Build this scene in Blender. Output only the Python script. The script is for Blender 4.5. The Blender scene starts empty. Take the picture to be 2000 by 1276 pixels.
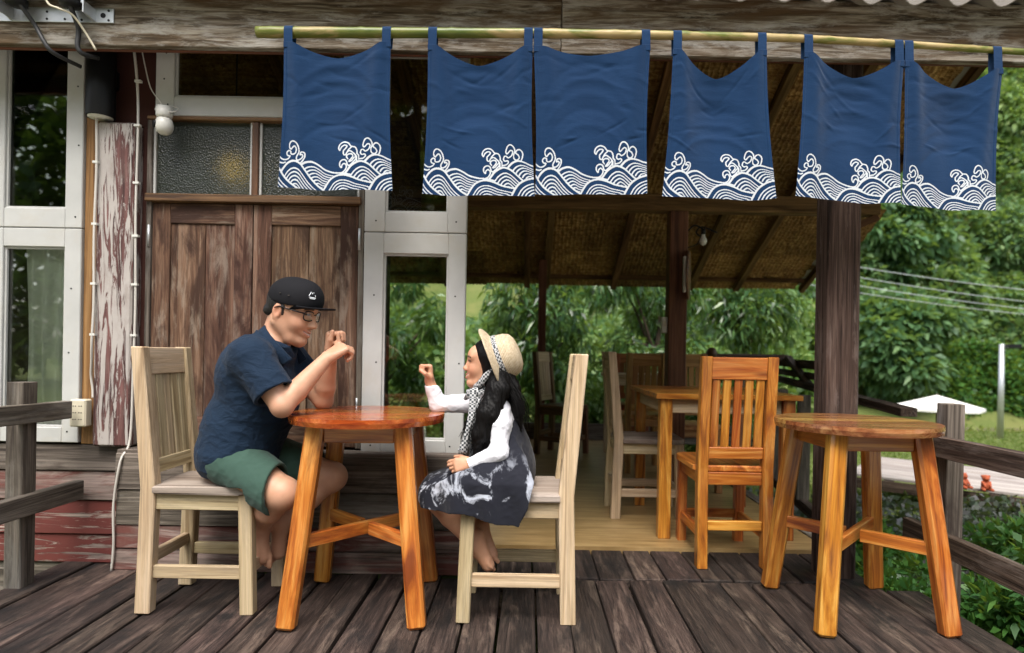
import bpy, bmesh, math, random
import numpy as np
from mathutils import Vector, Matrix

R = math.radians
SC = bpy.context.scene
COL = SC.collection
random.seed(7)
RNG = np.random.default_rng(7)

# ------------------------------------------------------------------ camera
cam_d = bpy.data.cameras.new('camera')
cam = bpy.data.objects.new('camera', cam_d)
COL.objects.link(cam)
cam.matrix_world = Matrix.Translation((0, 0, 1.0)) @ Matrix.Rotation(R(90), 4, 'X') @ Matrix.Rotation(R(1.0), 4, 'Z')
cam_d.sensor_width = 36
cam_d.lens = 21.6
cam_d.shift_x = -0.015
cam_d.shift_y = 0.026
cam_d.clip_start = 0.05
cam_d.clip_end = 500
cam_d.dof.use_dof = True
cam_d.dof.focus_distance = 2.42
cam_d.dof.aperture_fstop = 1.9
SC.camera = cam

# ------------------------------------------------------------------ sky, sun, exposure
SUN_EL, SUN_AZ = 60, 190          # azimuth measured from +Y clockwise: behind the camera, a little to the left
w = bpy.data.worlds.new('World')
SC.world = w
w.use_nodes = True
wn = w.node_tree
wn.nodes.clear()
sky = wn.nodes.new('ShaderNodeTexSky')
sky.sky_type = 'NISHITA'
sky.sun_disc = False
sky.sun_elevation = R(SUN_EL)
sky.sun_rotation = R(SUN_AZ)
sky.air_density = 1.0
sky.dust_density = 4.0
sky.ozone_density = 1.0
hsv = wn.nodes.new('ShaderNodeHueSaturation')
hsv.inputs['Saturation'].default_value = 0.45
bg = wn.nodes.new('ShaderNodeBackground')
bg.inputs['Strength'].default_value = 0.15
wo = wn.nodes.new('ShaderNodeOutputWorld')
wn.links.new(sky.outputs[0], hsv.inputs['Color'])
wn.links.new(hsv.outputs[0], bg.inputs['Color'])
wn.links.new(bg.outputs[0], wo.inputs['Surface'])

sd = bpy.data.lights.new('sun', 'SUN')
sd.energy = 1.5
sd.angle = R(28)
sd.color = (1.0, 0.955, 0.89)
sun = bpy.data.objects.new('sun', sd)
COL.objects.link(sun)
_az = R(SUN_AZ)
_sd = Vector((math.sin(_az) * math.cos(R(SUN_EL)), math.cos(_az) * math.cos(R(SUN_EL)), math.sin(R(SUN_EL))))
sun.rotation_euler = (-_sd).to_track_quat('-Z', 'Y').to_euler()

SC.view_settings.view_transform = 'Standard'
SC.view_settings.look = 'None'
SC.view_settings.gamma = 1
SC.view_settings.use_curve_mapping = False
SC.view_settings.exposure = 1.15
SC.render.engine = 'CYCLES'
SC.cycles.use_denoising = True
SC.cycles.max_bounces = 8
SC.cycles.transparent_max_bounces = 12
SC.cycles.sample_clamp_indirect = 6

# ------------------------------------------------------------------ helpers
def tag(o, label=None, cat=None, group=None, kind=None):
    if label: o['label'] = label
    if cat: o['category'] = cat
    if group: o['group'] = group
    if kind: o['kind'] = kind
    return o

def thing(name, label, cat, loc=(0, 0, 0), rz=0, group=None):
    o = bpy.data.objects.new(name, None)
    COL.objects.link(o)
    o.empty_display_size = 0.1
    o.location = loc
    o.rotation_euler = (0, 0, rz)
    return tag(o, label, cat, group)

def link(name, me, mat=None, parent=None, M=None):
    o = bpy.data.objects.new(name, me)
    COL.objects.link(o)
    if mat is not None:
        if len(me.materials) == 0:
            me.materials.append(mat)
        elif me.materials[0] is not mat:
            o.material_slots[0].link = 'OBJECT'
            o.material_slots[0].material = mat
    if parent is not None: o.parent = parent
    if M is not None: o.matrix_local = M
    return o

def mesh(name, verts, faces, smooth=False):
    me = bpy.data.meshes.new(name)
    me.from_pydata([tuple(map(float, v)) for v in verts], [], [tuple(map(int, f)) for f in faces])
    if smooth:
        me.polygons.foreach_set('use_smooth', [True] * len(me.polygons))
    me.update()
    return me

def mk(name, verts, faces, mat=None, parent=None, smooth=False, M=None):
    return link(name, mesh(name, verts, faces, smooth), mat, parent, M)

def npmesh(name, V, Fq, smooth=True):
    """V (n,3) float, Fq (m,4) int quads"""
    me = bpy.data.meshes.new(name)
    V = np.asarray(V, np.float32); Fq = np.asarray(Fq, np.int32)
    me.vertices.add(len(V)); me.vertices.foreach_set('co', V.ravel())
    k = Fq.shape[1]
    me.loops.add(Fq.size); me.loops.foreach_set('vertex_index', Fq.ravel())
    me.polygons.add(len(Fq)); me.polygons.foreach_set('loop_start', np.arange(0, Fq.size, k, dtype=np.int32))
    if smooth:
        me.polygons.foreach_set('use_smooth', np.ones(len(Fq), bool))
    me.update(calc_edges=True); me.validate()
    return me

class MB:
    def __init__(self): self.v = []; self.f = []
    def add(self, v, f):
        n = len(self.v); self.v += [tuple(x) for x in v]; self.f += [tuple(i + n for i in q) for q in f]
        return self
    def box(self, lo, hi):
        x0, y0, z0 = lo; x1, y1, z1 = hi
        return self.add([(x0,y0,z0),(x1,y0,z0),(x1,y1,z0),(x0,y1,z0),(x0,y0,z1),(x1,y0,z1),(x1,y1,z1),(x0,y1,z1)],
                 [(0,3,2,1),(4,5,6,7),(0,1,5,4),(1,2,6,5),(2,3,7,6),(3,0,4,7)])
    def tube(self, *a, **k): return self.add(*tube(*a, **k))
    def build(self, name, mat, parent=None, smooth=False, M=None): return mk(name, self.v, self.f, mat, parent, smooth, M)

def tube(path, r, n=8, cap=True):
    P = [Vector(p) for p in path]; m = len(P)
    rs = r if isinstance(r, (list, tuple)) else [r] * m
    v = []; f = []; up = None
    for i, p in enumerate(P):
        t = (P[min(i + 1, m - 1)] - P[max(i - 1, 0)])
        t = t.normalized() if t.length > 1e-9 else Vector((0, 0, 1))
        if up is None:
            up = Vector((0, 0, 1)) if abs(t.z) < .9 else Vector((1, 0, 0))
        s = t.cross(up)
        s = s.normalized() if s.length > 1e-6 else t.orthogonal().normalized()
        up = s.cross(t).normalized()
        for j in range(n):
            a = 2 * math.pi * j / n
            v.append(p + (s * math.cos(a) + up * math.sin(a)) * rs[i])
    for i in range(m - 1):
        for j in range(n):
            k = (j + 1) % n
            f.append((i * n + j, i * n + k, (i + 1) * n + k, (i + 1) * n + j))
    if cap:
        f.append(tuple(range(n - 1, -1, -1))); f.append(tuple((m - 1) * n + j for j in range(n)))
    return v, f

def lathe(prof, n=20, c=(0, 0, 0)):
    v = []; f = []
    for r, z in prof:
        for j in range(n):
            a = 2 * math.pi * j / n
            v.append((c[0] + r * math.cos(a), c[1] + r * math.sin(a), c[2] + z))
    for i in range(len(prof) - 1):
        for j in range(n):
            k = (j + 1) % n
            f.append((i * n + j, i * n + k, (i + 1) * n + k, (i + 1) * n + j))
    f.append(tuple(range(n - 1, -1, -1))); f.append(tuple((len(prof) - 1) * n + j for j in range(n)))
    return v, f

def crom(pts, k=6):
    """Catmull-Rom through points"""
    P = [Vector(p) for p in pts]; out = []
    for i in range(len(P) - 1):
        a = P[max(i - 1, 0)]; b = P[i]; c = P[i + 1]; d = P[min(i + 2, len(P) - 1)]
        for j in range(k):
            t = j / k
            out.append(.5 * ((2 * b) + (c - a) * t + (2 * a - 5 * b + 4 * c - d) * t * t + (3 * b - a - 3 * c + d) * t ** 3))
    out.append(P[-1])
    return out

def prism(poly, y0, y1):
    """polygon in XZ extruded along Y"""
    n = len(poly)
    v = [(x, y0, z) for x, z in poly] + [(x, y1, z) for x, z in poly]
    f = [tuple(range(n)), tuple(range(2 * n - 1, n - 1, -1))] + [(i, i + n, (i + 1) % n + n, (i + 1) % n) for i in range(n)]
    return v, f

_cb = {}
def chbox(L, W, T, b):
    key = (round(L, 3), round(W, 3), round(T, 3), round(b, 4))
    if key in _cb: return _cb[key]
    bm = bmesh.new()
    bmesh.ops.create_cube(bm, size=1)
    for q in bm.verts: q.co = (q.co.x * L, q.co.y * W, q.co.z * T)
    if b > 0:
        bmesh.ops.bevel(bm, geom=list(bm.edges), offset=min(b, .45 * min(L, W, T)), segments=1, affect='EDGES', profile=.5)
    me = bpy.data.meshes.new('board'); bm.to_mesh(me); bm.free()
    _cb[key] = me
    return me

def frame(a, b, up=(0, 0, 1)):
    a = Vector(a); b = Vector(b)
    x = (b - a).normalized(); z = Vector(up)
    z = (z - x * z.dot(x))
    z = z.normalized() if z.length > 1e-6 else x.orthogonal().normalized()
    y = z.cross(x)
    M = Matrix((x, y, z)).transposed().to_4x4()
    M.translation = (a + b) / 2
    return M

def board(name, a, b, w, t, mat, parent=None, up=(0, 0, 1), bev=.003, ext=0):
    """a timber from a to b: w across, t along `up`; its grain runs along its own X"""
    a = Vector(a); b = Vector(b)
    if ext:
        d = (b - a).normalized() * ext; a = a - d; b = b + d
    return link(name, chbox((b - a).length, w, t, bev), mat, parent, frame(a, b, up))

def plate(name, x0, x1, z0, z1, y, t, mat, parent, along='x', bev=.003):
    """upright board facing -Y whose front face lies at y"""
    if along == 'x':
        return board(name, (x0, y + t / 2, (z0 + z1) / 2), (x1, y + t / 2, (z0 + z1) / 2), z1 - z0, t, mat, parent, up=(0, -1, 0), bev=bev)
    return board(name, ((x0 + x1) / 2, y + t / 2, z0), ((x0 + x1) / 2, y + t / 2, z1), x1 - x0, t, mat, parent, up=(0, -1, 0), bev=bev)

def copy_tree(o, parent=None):
    c = o.copy(); COL.objects.link(c); c.parent = parent
    for ch in list(o.children): copy_tree(ch, c)
    return c

# ------------------------------------------------------------------ materials
def newmat(name):
    m = bpy.data.materials.new(name); m.use_nodes = True
    nt = m.node_tree; nt.nodes.clear()
    out = nt.nodes.new('ShaderNodeOutputMaterial')
    return m, nt, out

class NT:
    """tiny node-graph writer"""
    def __init__(s, nt): s.nt = nt
    def n(s, t, **k):
        q = s.nt.nodes.new(t)
        for a, b in k.items():
            if a.startswith('_'): setattr(q, a[1:], b)
        return q
    def l(s, a, b): s.nt.links.new(a, b)
    def val(s, sock, v):
        if hasattr(v, 'is_output') or hasattr(v, 'links'): s.l(v, sock)
        else: sock.default_value = v
    def math(s, op, a, b=None, clamp=False):
        q = s.n('ShaderNodeMath', _operation=op); q.use_clamp = clamp
        s.val(q.inputs[0], a)
        if b is not None: s.val(q.inputs[1], b)
        return q.outputs[0]
    def vmath(s, op, a, b):
        q = s.n('ShaderNodeVectorMath', _operation=op); s.val(q.inputs[0], a); s.val(q.inputs[1], b)
        return q.outputs[0]
    def noise(s, vec, scale=1, detail=4, rough=.55, dist=0, w=False):
        q = s.n('ShaderNodeTexNoise')
        s.l(vec, q.inputs['Vector'])
        q.inputs['Scale'].default_value = scale; q.inputs['Detail'].default_value = detail
        q.inputs['Roughness'].default_value = rough; q.inputs['Distortion'].default_value = dist
        return q.outputs['Fac']
    def ramp(s, fac, stops, interp='LINEAR'):
        q = s.n('ShaderNodeValToRGB'); cr = q.color_ramp; cr.interpolation = interp
        while len(cr.elements) < len(stops): cr.elements.new(.5)
        for e, (p, c) in zip(cr.elements, stops):
            e.position = p
            e.color = (c, c, c, 1) if isinstance(c, (int, float)) else (*c, 1)
        s.l(fac, q.inputs['Fac'])
        return q.outputs['Color']
    def mix(s, fac, a, b, mode='MIX'):
        q = s.n('ShaderNodeMix'); q.data_type = 'RGBA'; q.blend_type = mode
        s.val(q.inputs['Factor'], fac)
        for i, c in ((6, a), (7, b)):
            if hasattr(c, 'links'): s.l(c, q.inputs[i])
            else: q.inputs[i].default_value = (*c, 1) if len(c) == 3 else c
        return q.outputs[2]
    def scale(s, vec, sc):
        q = s.n('ShaderNodeVectorMath', _operation='MULTIPLY'); s.l(vec, q.inputs[0]); q.inputs[1].default_value = sc
        return q.outputs[0]
    def bump(s, h, strength=.2, dist=.01):
        q = s.n('ShaderNodeBump'); s.l(h, q.inputs['Height'])
        q.inputs['Strength'].default_value = strength; q.inputs['Distance'].default_value = dist
        return q.outputs[0]
    def pbsdf(s, col, rough=.6, normal=None, spec=.5, coat=0, **k):
        q = s.n('ShaderNodeBsdfPrincipled')
        s.val(q.inputs['Base Color'], col if hasattr(col, 'links') else (*col, 1))
        s.val(q.inputs['Roughness'], rough)
        q.inputs['Specular IOR Level'].default_value = spec
        q.inputs['Coat Weight'].default_value = coat
        q.inputs['Coat Roughness'].default_value = .12
        if normal is not None: s.l(normal, q.inputs['Normal'])
        for a, b in k.items(): s.val(q.inputs[a.replace('_', ' ')], b)
        return q

def coords(g, axis='X'):
    """object coordinates shifted per object, with the grain axis first"""
    tc = g.n('ShaderNodeTexCoord'); oi = g.n('ShaderNodeObjectInfo')
    off = g.math('MULTIPLY', oi.outputs['Random'], 41.0)
    cx = g.n('ShaderNodeCombineXYZ')
    for i in range(3): g.l(off, cx.inputs[i])
    p = tc.outputs['Object']
    if axis != 'X':
        sp = g.n('ShaderNodeSeparateXYZ'); g.l(p, sp.inputs[0]); cb = g.n('ShaderNodeCombineXYZ')
        order = {'Z': (2, 1, 0), 'Y': (1, 0, 2)}[axis]
        for i, j in enumerate(order): g.l(sp.outputs[j], cb.inputs[i])
        p = cb.outputs[0]
    return g.vmath('ADD', p, cx.outputs[0]), oi.outputs['Random']

def wood(name, stops, axis='X', along=1.0, across=16, rough=.55, coat=0, spec=.4, weather=None, wamt=(.5, .62), wscale=(1.5, 7), var=.3, bump=.25, fine=.35,
         stain=None, samt=(.55, .7), sscale=(1.5, 4), dist=1.0, knots=None):
    m, nt, out = newmat(name); g = NT(nt)
    p, rnd = coords(g, axis)
    n1 = g.noise(g.scale(p, (along, across, across)), 1, 8, .62, dist)
    col = g.ramp(n1, [(.5 + (q - .5) * .58, c_) for q, c_ in stops])
    nf = g.noise(g.scale(p, (along * 3, across * 9, across * 9)), 1, 3, .6, .3)
    col = g.mix(fine, col, g.ramp(nf, [(.36, .2), (.60, 1.0)]), 'MULTIPLY')
    if weather:
        nw = g.noise(g.scale(p, (wscale[0], wscale[1], wscale[1])), 1, 9, .72, .4)
        mk_ = g.ramp(nw, [(wamt[0], 0.0), (wamt[1], 1.0)])
        col = g.mix(g.math('MULTIPLY', mk_, .8), col, g.mix(nf, weather, [c * .55 for c in weather]))
    if stain:
        ns = g.noise(g.scale(g.vmath('ADD', p, (9.1, 3.3, 5.7)), (sscale[0], sscale[1], sscale[1])), 1, 7, .65, .5)
        col = g.mix(g.ramp(ns, [(samt[0], 0.0), (samt[1], 1.0)]), col, stain)
    if knots:
        vo = g.n('ShaderNodeTexVoronoi'); g.l(g.scale(p, (3.2, 9, 9)), vo.inputs['Vector']); vo.inputs['Scale'].default_value = 1
        kd = g.math('ADD', vo.outputs['Distance'], g.math('MULTIPLY', nf, .07))
        col = g.mix(g.ramp(kd, [(.07, .95), (.13, .55), (.24, 0.0)]), col, knots)
    h = g.n('ShaderNodeHueSaturation')
    g.l(col, h.inputs['Color'])
    g.l(g.math('ADD', g.math('MULTIPLY', rnd, var), 1 - var / 2), h.inputs['Value'])
    r2 = g.math('FRACT', g.math('MULTIPLY', rnd, 7.31))
    g.l(g.math('ADD', g.math('MULTIPLY', r2, .025), .4875), h.inputs['Hue'])
    hh = g.math('ADD', nf, g.math('MULTIPLY', n1, .8))
    nr = g.noise(g.vmath('ADD', p, (2.7, 1.3, 8.1)), 7, 6, .7)
    b = g.pbsdf(h.outputs[0], g.math('ADD', g.math('ADD', g.math('MULTIPLY', nf, .2), g.math('MULTIPLY', nr, .35)), rough - .22), g.bump(hh, bump, .006), spec, coat)
    g.l(b.outputs[0], out.inputs[0])
    return m

def peel(name, paint, under, axis='X', amt=(.46, .52), sc=(3, 16), rough=.7, dist=1.5, dirt=(.2, .17, .14), bump=.5):
    """old paint over bare wood, flaked off along the grain"""
    m, nt, out = newmat(name); g = NT(nt)
    p, rnd = coords(g, axis)
    n0 = g.noise(g.scale(p, (2.2, 45, 45)), 1, 6, .62, .6)
    base = g.ramp(n0, [(.38, [c * .4 for c in under]), (.52, under), (.64, [min(1, c * 1.6) for c in under])])
    np_ = g.noise(g.scale(p, (sc[0], sc[1], sc[1])), 1, 10, .68, dist)
    mk_ = g.ramp(np_, [(amt[0], 0.0), (amt[1], 1.0)])
    pv = g.noise(g.scale(p, (4, 4, 4)), 1, 5, .6)
    pc = g.mix(pv, [c * .7 for c in paint], [min(1, c * 1.15) for c in paint])
    col = g.mix(mk_, base, pc)
    nd = g.noise(g.scale(p, (5, 9, 9)), 1, 8, .7)
    col = g.mix(g.math('MULTIPLY', g.ramp(nd, [(.52, 0.0), (.72, 1.0)]), .55), col, dirt)
    h = g.math('ADD', g.math('MULTIPLY', mk_, .8), g.math('MULTIPLY', n0, .5))
    b = g.pbsdf(col, rough, g.bump(h, bump, .004), .3)
    g.l(b.outputs[0], out.inputs[0])
    return m

def plain(name, col, rough=.5, spec=.5, metal=0, bump=0, bscale=200, var=.15, vscale=6, coat=0, **k):
    m, nt, out = newmat(name); g = NT(nt)
    tc = g.n('ShaderNodeTexCoord')
    n = g.noise(tc.outputs['Object'], vscale, 6, .65)
    c = g.mix(n, [x * (1 - var) for x in col], [min(1, x * (1 + var)) for x in col])
    nb = g.noise(tc.outputs['Object'], bscale, 3, .6)
    b = g.pbsdf(c, rough, g.bump(nb, bump, .002) if bump else None, spec, coat, **k)
    b.inputs['Metallic'].default_value = metal
    g.l(b.outputs[0], out.inputs[0])
    return m

def glass(name, tint=(.9, .95, .92), refl=.14, rough=.0):
    m, nt, out = newmat(name); g = NT(nt)
    t = g.n('ShaderNodeBsdfTransparent'); t.inputs[0].default_value = (*tint, 1)
    s = g.n('ShaderNodeBsdfGlossy'); s.inputs['Roughness'].default_value = rough; s.inputs[0].default_value = (1, 1, 1, 1)
    lw = g.n('ShaderNodeFresnel'); lw.inputs[0].default_value = 1.5
    f = g.math('ADD', g.math('MULTIPLY', lw.outputs[0], 1.0), refl, True)
    mx = g.n('ShaderNodeMixShader'); g.l(f, mx.inputs[0]); g.l(t.outputs[0], mx.inputs[1]); g.l(s.outputs[0], mx.inputs[2])
    g.l(mx.outputs[0], out.inputs[0])
    return m

def leafmat(name, stops, trans=.35, rough=.45, spec=.35):
    m, nt, out = newmat(name); g = NT(nt)
    ge = g.n('ShaderNodeNewGeometry')
    tc = g.n('ShaderNodeTexCoord')
    n = g.noise(tc.outputs['Object'], 1.1, 3, .6)
    f = g.math('ADD', g.math('MULTIPLY', ge.outputs['Random Per Island'], .62), g.math('MULTIPLY', n, .5))
    col = g.ramp(g.math('SUBTRACT', f, .08), stops)
    b = g.pbsdf(col, rough, None, spec)
    t = g.n('ShaderNodeBsdfTranslucent')
    g.l(g.mix(.6, col, (.35, .5, .05), 'MIX'), t.inputs[0])
    mx = g.n('ShaderNodeMixShader'); mx.inputs[0].default_value = trans
    g.l(b.outputs[0], mx.inputs[1]); g.l(t.outputs[0], mx.inputs[2]); g.l(mx.outputs[0], out.inputs[0])
    return m

M = {}
def mats():
    W = wood
    for ax in 'XZ':
        s = '' if ax == 'X' else '_z'
        M['pale' + s] = W('pale_wood' + s, [(.25, (.36, .25, .135)), (.5, (.56, .425, .255)), (.75, (.66, .52, .34))], ax, 1.2, 30, .6, 0, .35, weather=(.38, .30, .21), wamt=(.5, .74), wscale=(1.8, 9), var=.22, bump=.25, fine=.34)
        M['teak' + s] = W('varnished_teak' + s, [(.22, (.20, .048, .008)), (.42, (.40, .115, .014)), (.58, (.54, .195, .030)), (.78, (.64, .30, .072))], ax, 1.3, 16, .30, .35, .5, stain=(.16, .035, .007), samt=(.60, .76), sscale=(2, 12), var=.4, bump=.06, fine=.28, dist=2.2, knots=(.11, .022, .005))
        M['brown' + s] = W('brown_wood' + s, [(.25, (.06, .025, .012)), (.5, (.15, .07, .03)), (.75, (.24, .12, .055))], ax, 1.4, 28, .45, .1, .4, var=.3, bump=.15)
        M['greywood' + s] = W('weathered_grey_wood' + s, [(.25, (.06, .048, .038)), (.5, (.15, .125, .1)), (.75, (.26, .22, .18))], ax, 1.4, 36, .8, 0, .25, weather=(.30, .28, .25), wamt=(.52, .68), var=.35, bump=.5, fine=.45, stain=(.035, .025, .02), samt=(.56, .72))
    M['teakdark'] = W('deep_red_teak', [(.25, (.19, .032, .006)), (.45, (.32, .06, .009)), (.62, (.42, .10, .016)), (.8, (.48, .14, .028))], 'X', 1.5, 20, .2, .6, .5, var=.3, bump=.04, fine=.2, dist=1.6)
    M['deck'] = W('deck_board', [(.18, (.009, .006, .005)), (.5, (.042, .027, .0215)), (.84, (.10, .068, .054))], 'X', 2.4, 36, .62, 0, .4, weather=(.165, .117, .09), wamt=(.52, .63), wscale=(3.0, 17), var=.75, bump=.8, fine=.6, stain=(.010, .008, .0075), samt=(.5, .64), sscale=(2.6, 6))
    M['beam'] = W('weathered_beam', [(.25, (.05, .034, .022)), (.48, (.16, .12, .085)), (.7, (.36, .31, .25))], 'X', 3.0, 42, .85, 0, .2, weather=(.50, .47, .42), wamt=(.49, .62), wscale=(4.5, 20), var=.1, bump=.7, fine=.5, stain=(.10, .058, .03), samt=(.5, .66), sscale=(1.8, 7))
    M['post'] = W('dark_post', [(.25, (.022, .014, .010)), (.5, (.075, .048, .034)), (.75, (.15, .105, .08))], 'X', 1.4, 36, .8, 0, .25, weather=(.24, .19, .16), wamt=(.52, .66), wscale=(2.2, 14), var=.2, bump=.6, fine=.5)
    M['rafter'] = W('old_rafter', [(.25, (.06, .03, .013)), (.5, (.15, .08, .034)), (.75, (.26, .15, .066))], 'X', 1, 14, .8, 0, .2, var=.4, bump=.3)
    M['orangepost'] = W('orange_brown_post', [(.25, (.12, .05, .018)), (.5, (.25, .12, .045)), (.75, (.34, .18, .075))], 'X', 1.2, 30, .6, 0, .3, var=.2, bump=.25)
    M['redpost'] = W('red_brown_post', [(.25, (.07, .026, .014)), (.5, (.15, .062, .03)), (.75, (.22, .10, .05))], 'X', 1.2, 30, .6, 0, .3, var=.2, bump=.25)
    M['door'] = W('old_door_wood', [(.22, (.042, .019, .011)), (.45, (.115, .060, .036)), (.62, (.19, .11, .068)), (.8, (.27, .175, .12))], 'X', 1.8, 26, .75, 0, .25, weather=(.32, .25, .19), wamt=(.51, .63), wscale=(2.4, 13), var=.25, bump=.5, fine=.5, stain=(.045, .022, .014), samt=(.50, .62), sscale=(2.4, 8))
    M['maroon'] = plain('maroon_board', (.05, .018, .013), .7, .2, bump=.2, bscale=60)
    M['redpaint'] = peel('red_peeling_paint', (.135, .033, .027), (.26, .20, .17), 'X', (.42, .46), (2.6, 24), dist=1.3, dirt=(.09, .03, .024))
    M['redgrey'] = peel('faded_red_paint', (.15, .055, .045), (.20, .15, .13), 'X', (.44, .56), (1.5, 12), dist=1)
    M['column'] = peel('white_flaking_paint', (.44, .40, .37), (.115, .052, .047), 'X', (.475, .505), (3.0, 30), dist=1.1, dirt=(.20, .155, .13))
    M['white'] = peel('old_white_paint', (.51, .51, .49), (.36, .32, .26), 'X', (.26, .33), (2.0, 7), .55, 1, (.45, .42, .36), .15)
    M['white2'] = M['white']
    M['glass'] = glass('window_glass', (.93, .96, .93), .04)
    M['glassdark'] = glass('dark_window_glass', (.62, .66, .58), .0)
    m, nt, out = newmat('frosted_glass'); g = NT(nt)
    tc = g.n('ShaderNodeTexCoord'); v = g.n('ShaderNodeTexVoronoi'); v.inputs['Scale'].default_value = 130
    g.l(tc.outputs['Object'], v.inputs['Vector'])
    b = g.pbsdf((.05, .062, .040), .30, g.bump(v.outputs['Distance'], .6, .004), .5, Transmission_Weight=.7)
    g.l(b.outputs[0], out.inputs[0]); M['frost'] = m
    M['steel'] = plain('galvanised_steel', (.55, .57, .58), .42, .5, .75, bump=.1)
    M['black'] = plain('black_plastic', (.008, .008, .009), .45, .25)
    M['blackrub'] = plain('black_cable', (.018, .018, .019), .55)
    M['whiteplastic'] = plain('white_plastic', (.66, .65, .60), .35)
    M['cream'] = plain('cream_plastic', (.62, .56, .42), .4)
    M['cablewhite'] = plain('dirty_white_cable', (.55, .52, .47), .5)
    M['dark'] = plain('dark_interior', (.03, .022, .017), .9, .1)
    M['drape'] = plain('grey_white_drape', (.72, .74, .66), .9, .1, bump=.2, bscale=500)
    # inner floor: yellowish bamboo laminate
    m, nt, out = newmat('bamboo_floor'); g = NT(nt); tc = g.n('ShaderNodeTexCoord'); p = tc.outputs['Object']
    n1 = g.noise(g.scale(p, (3, 26, 1)), 1, 6, .6, .4); n2 = g.noise(p, 2.2, 6, .65)
    c = g.ramp(n1, [(.35, (.22, .135, .05)), (.5, (.32, .205, .085)), (.65, (.41, .28, .125))])
    c = g.mix(g.math('MULTIPLY', g.ramp(n2, [(.45, 0.0), (.7, 1.0)]), .6), c, (.20, .135, .05))
    b = g.pbsdf(c, .38, g.bump(n1, .08, .003), .45); g.l(b.outputs[0], out.inputs[0]); M['innerfloor'] = m
    # woven bamboo panel
    m, nt, out = newmat('woven_bamboo'); g = NT(nt); p, rnd = coords(g, 'X')
    n1 = g.noise(g.scale(p, (5, 60, 60)), 1, 4, .6, .3); n2 = g.noise(p, 5, 5, .6)
    c = g.ramp(n1, [(.34, (.13, .06, .02)), (.5, (.37, .215, .078)), (.66, (.60, .41, .17))])
    c = g.mix(g.ramp(n2, [(.4, 0.0), (.7, .8)]), c, (.15, .075, .03))
    h = g.n('ShaderNodeHueSaturation'); g.l(c, h.inputs['Color']); g.l(g.math('ADD', g.math('MULTIPLY', rnd, .7), .65), h.inputs['Value'])
    b = g.pbsdf(h.outputs[0], .75, None, .2); g.l(b.outputs[0], out.inputs[0]); M['weave'] = m
    # green/tan bamboo pole
    m, nt, out = newmat('bamboo_pole'); g = NT(nt); tc = g.n('ShaderNodeTexCoord'); p = tc.outputs['Object']
    n1 = g.noise(g.scale(p, (2.3, 9, 9)), 1, 5, .6, .3); n2 = g.noise(g.scale(p, (4, 60, 60)), 1, 4, .6)
    c = g.ramp(n1, [(.36, (.06, .10, .010)), (.50, (.15, .17, .028)), (.58, (.42, .31, .13)), (.68, (.52, .40, .20))])
    c = g.mix(.35, c, g.ramp(n2, [(.3, .4), (.7, 1.0)]), 'MULTIPLY')
    b = g.pbsdf(c, .4, None, .4); g.l(b.outputs[0], out.inputs[0]); M['bamboo'] = m
    # foliage
    M['leaf_droop'] = leafmat('drooping_leaf', [(.08, (.006, .024, .011)), (.34, (.022, .068, .026)), (.56, (.06, .145, .048)), (.76, (.16, .27, .10)), (.92, (.42, .46, .16))], .4, .30, .5)
    M['leaf_bright'] = leafmat('sunlit_leaf', [(.05, (.04, .10, .03)), (.4, (.11, .21, .06)), (.7, (.23, .33, .11)), (.95, (.45, .48, .22))])
    M['leaf_broad'] = leafmat('broad_leaf', [(.05, (.02, .06, .028)), (.4, (.06, .14, .06)), (.7, (.13, .24, .10)), (.95, (.24, .36, .15))])
    M['leaf_hill_hazy'] = leafmat('hazy_hill_leaf', [(.05, (.03, .075, .034)), (.4, (.08, .165, .065)), (.7, (.17, .27, .11)), (.95, (.36, .42, .22))])  # paler greens stand in for air haze over the hill
    M['leaf_hedge'] = leafmat('hedge_leaf', [(.05, (.016, .06, .016)), (.4, (.035, .11, .025)), (.7, (.065, .17, .036)), (.95, (.13, .24, .05))])
    M['leaf_purple'] = leafmat('grey_purple_leaf', [(.05, (.02, .03, .018)), (.35, (.05, .075, .045)), (.6, (.10, .105, .10)), (.8, (.17, .165, .175)), (.95, (.20, .30, .16))], .15)
    M['leaf_blade'] = leafmat('blade_leaf', [(.1, (.10, .13, .02)), (.5, (.20, .24, .05)), (.9, (.34, .33, .09))])
    M['bark'] = plain('bark', (.075, .055, .04), .9, .1, bump=.8, bscale=25, var=.4)
    m, nt, out = newmat('garden_ground'); g = NT(nt); tc = g.n('ShaderNodeTexCoord'); p = tc.outputs['Object']
    n1 = g.noise(p, .5, 6, .65); n2 = g.noise(p, 14, 6, .7)
    c = g.mix(n2, (.035, .06, .015), (.17, .20, .06)); c = g.mix(g.ramp(n1, [(.5, 0.0), (.62, 1.0)]), c, (.14, .15, .05))
    b = g.pbsdf(c, .95, g.bump(n2, .6, .03), .1); g.l(b.outputs[0], out.inputs[0]); M['ground'] = m
    m, nt, out = newmat('river_water'); g = NT(nt); tc = g.n('ShaderNodeTexCoord'); p = tc.outputs['Object']
    n1 = g.noise(g.scale(p, (1, 3, 1)), 2.0, 5, .6)
    b = g.pbsdf((.13, .115, .075), .16, g.bump(n1, .5, .05), .5); g.l(b.outputs[0], out.inputs[0]); M['water'] = m
    M['terracotta'] = plain('terracotta', (.42, .10, .045), .75, .2, bump=.3, bscale=60)
    M['canvas'] = plain('white_canvas', (.80, .79, .74), .85, .2, bump=.1, var=.04)
    M['deckpale'] = W('pale_platform_board', [(.25, (.24, .20, .18)), (.5, (.42, .37, .34)), (.75, (.54, .49, .46))], 'X', .8, 12, .8, 0, .25, var=.3, bump=.3)
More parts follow.
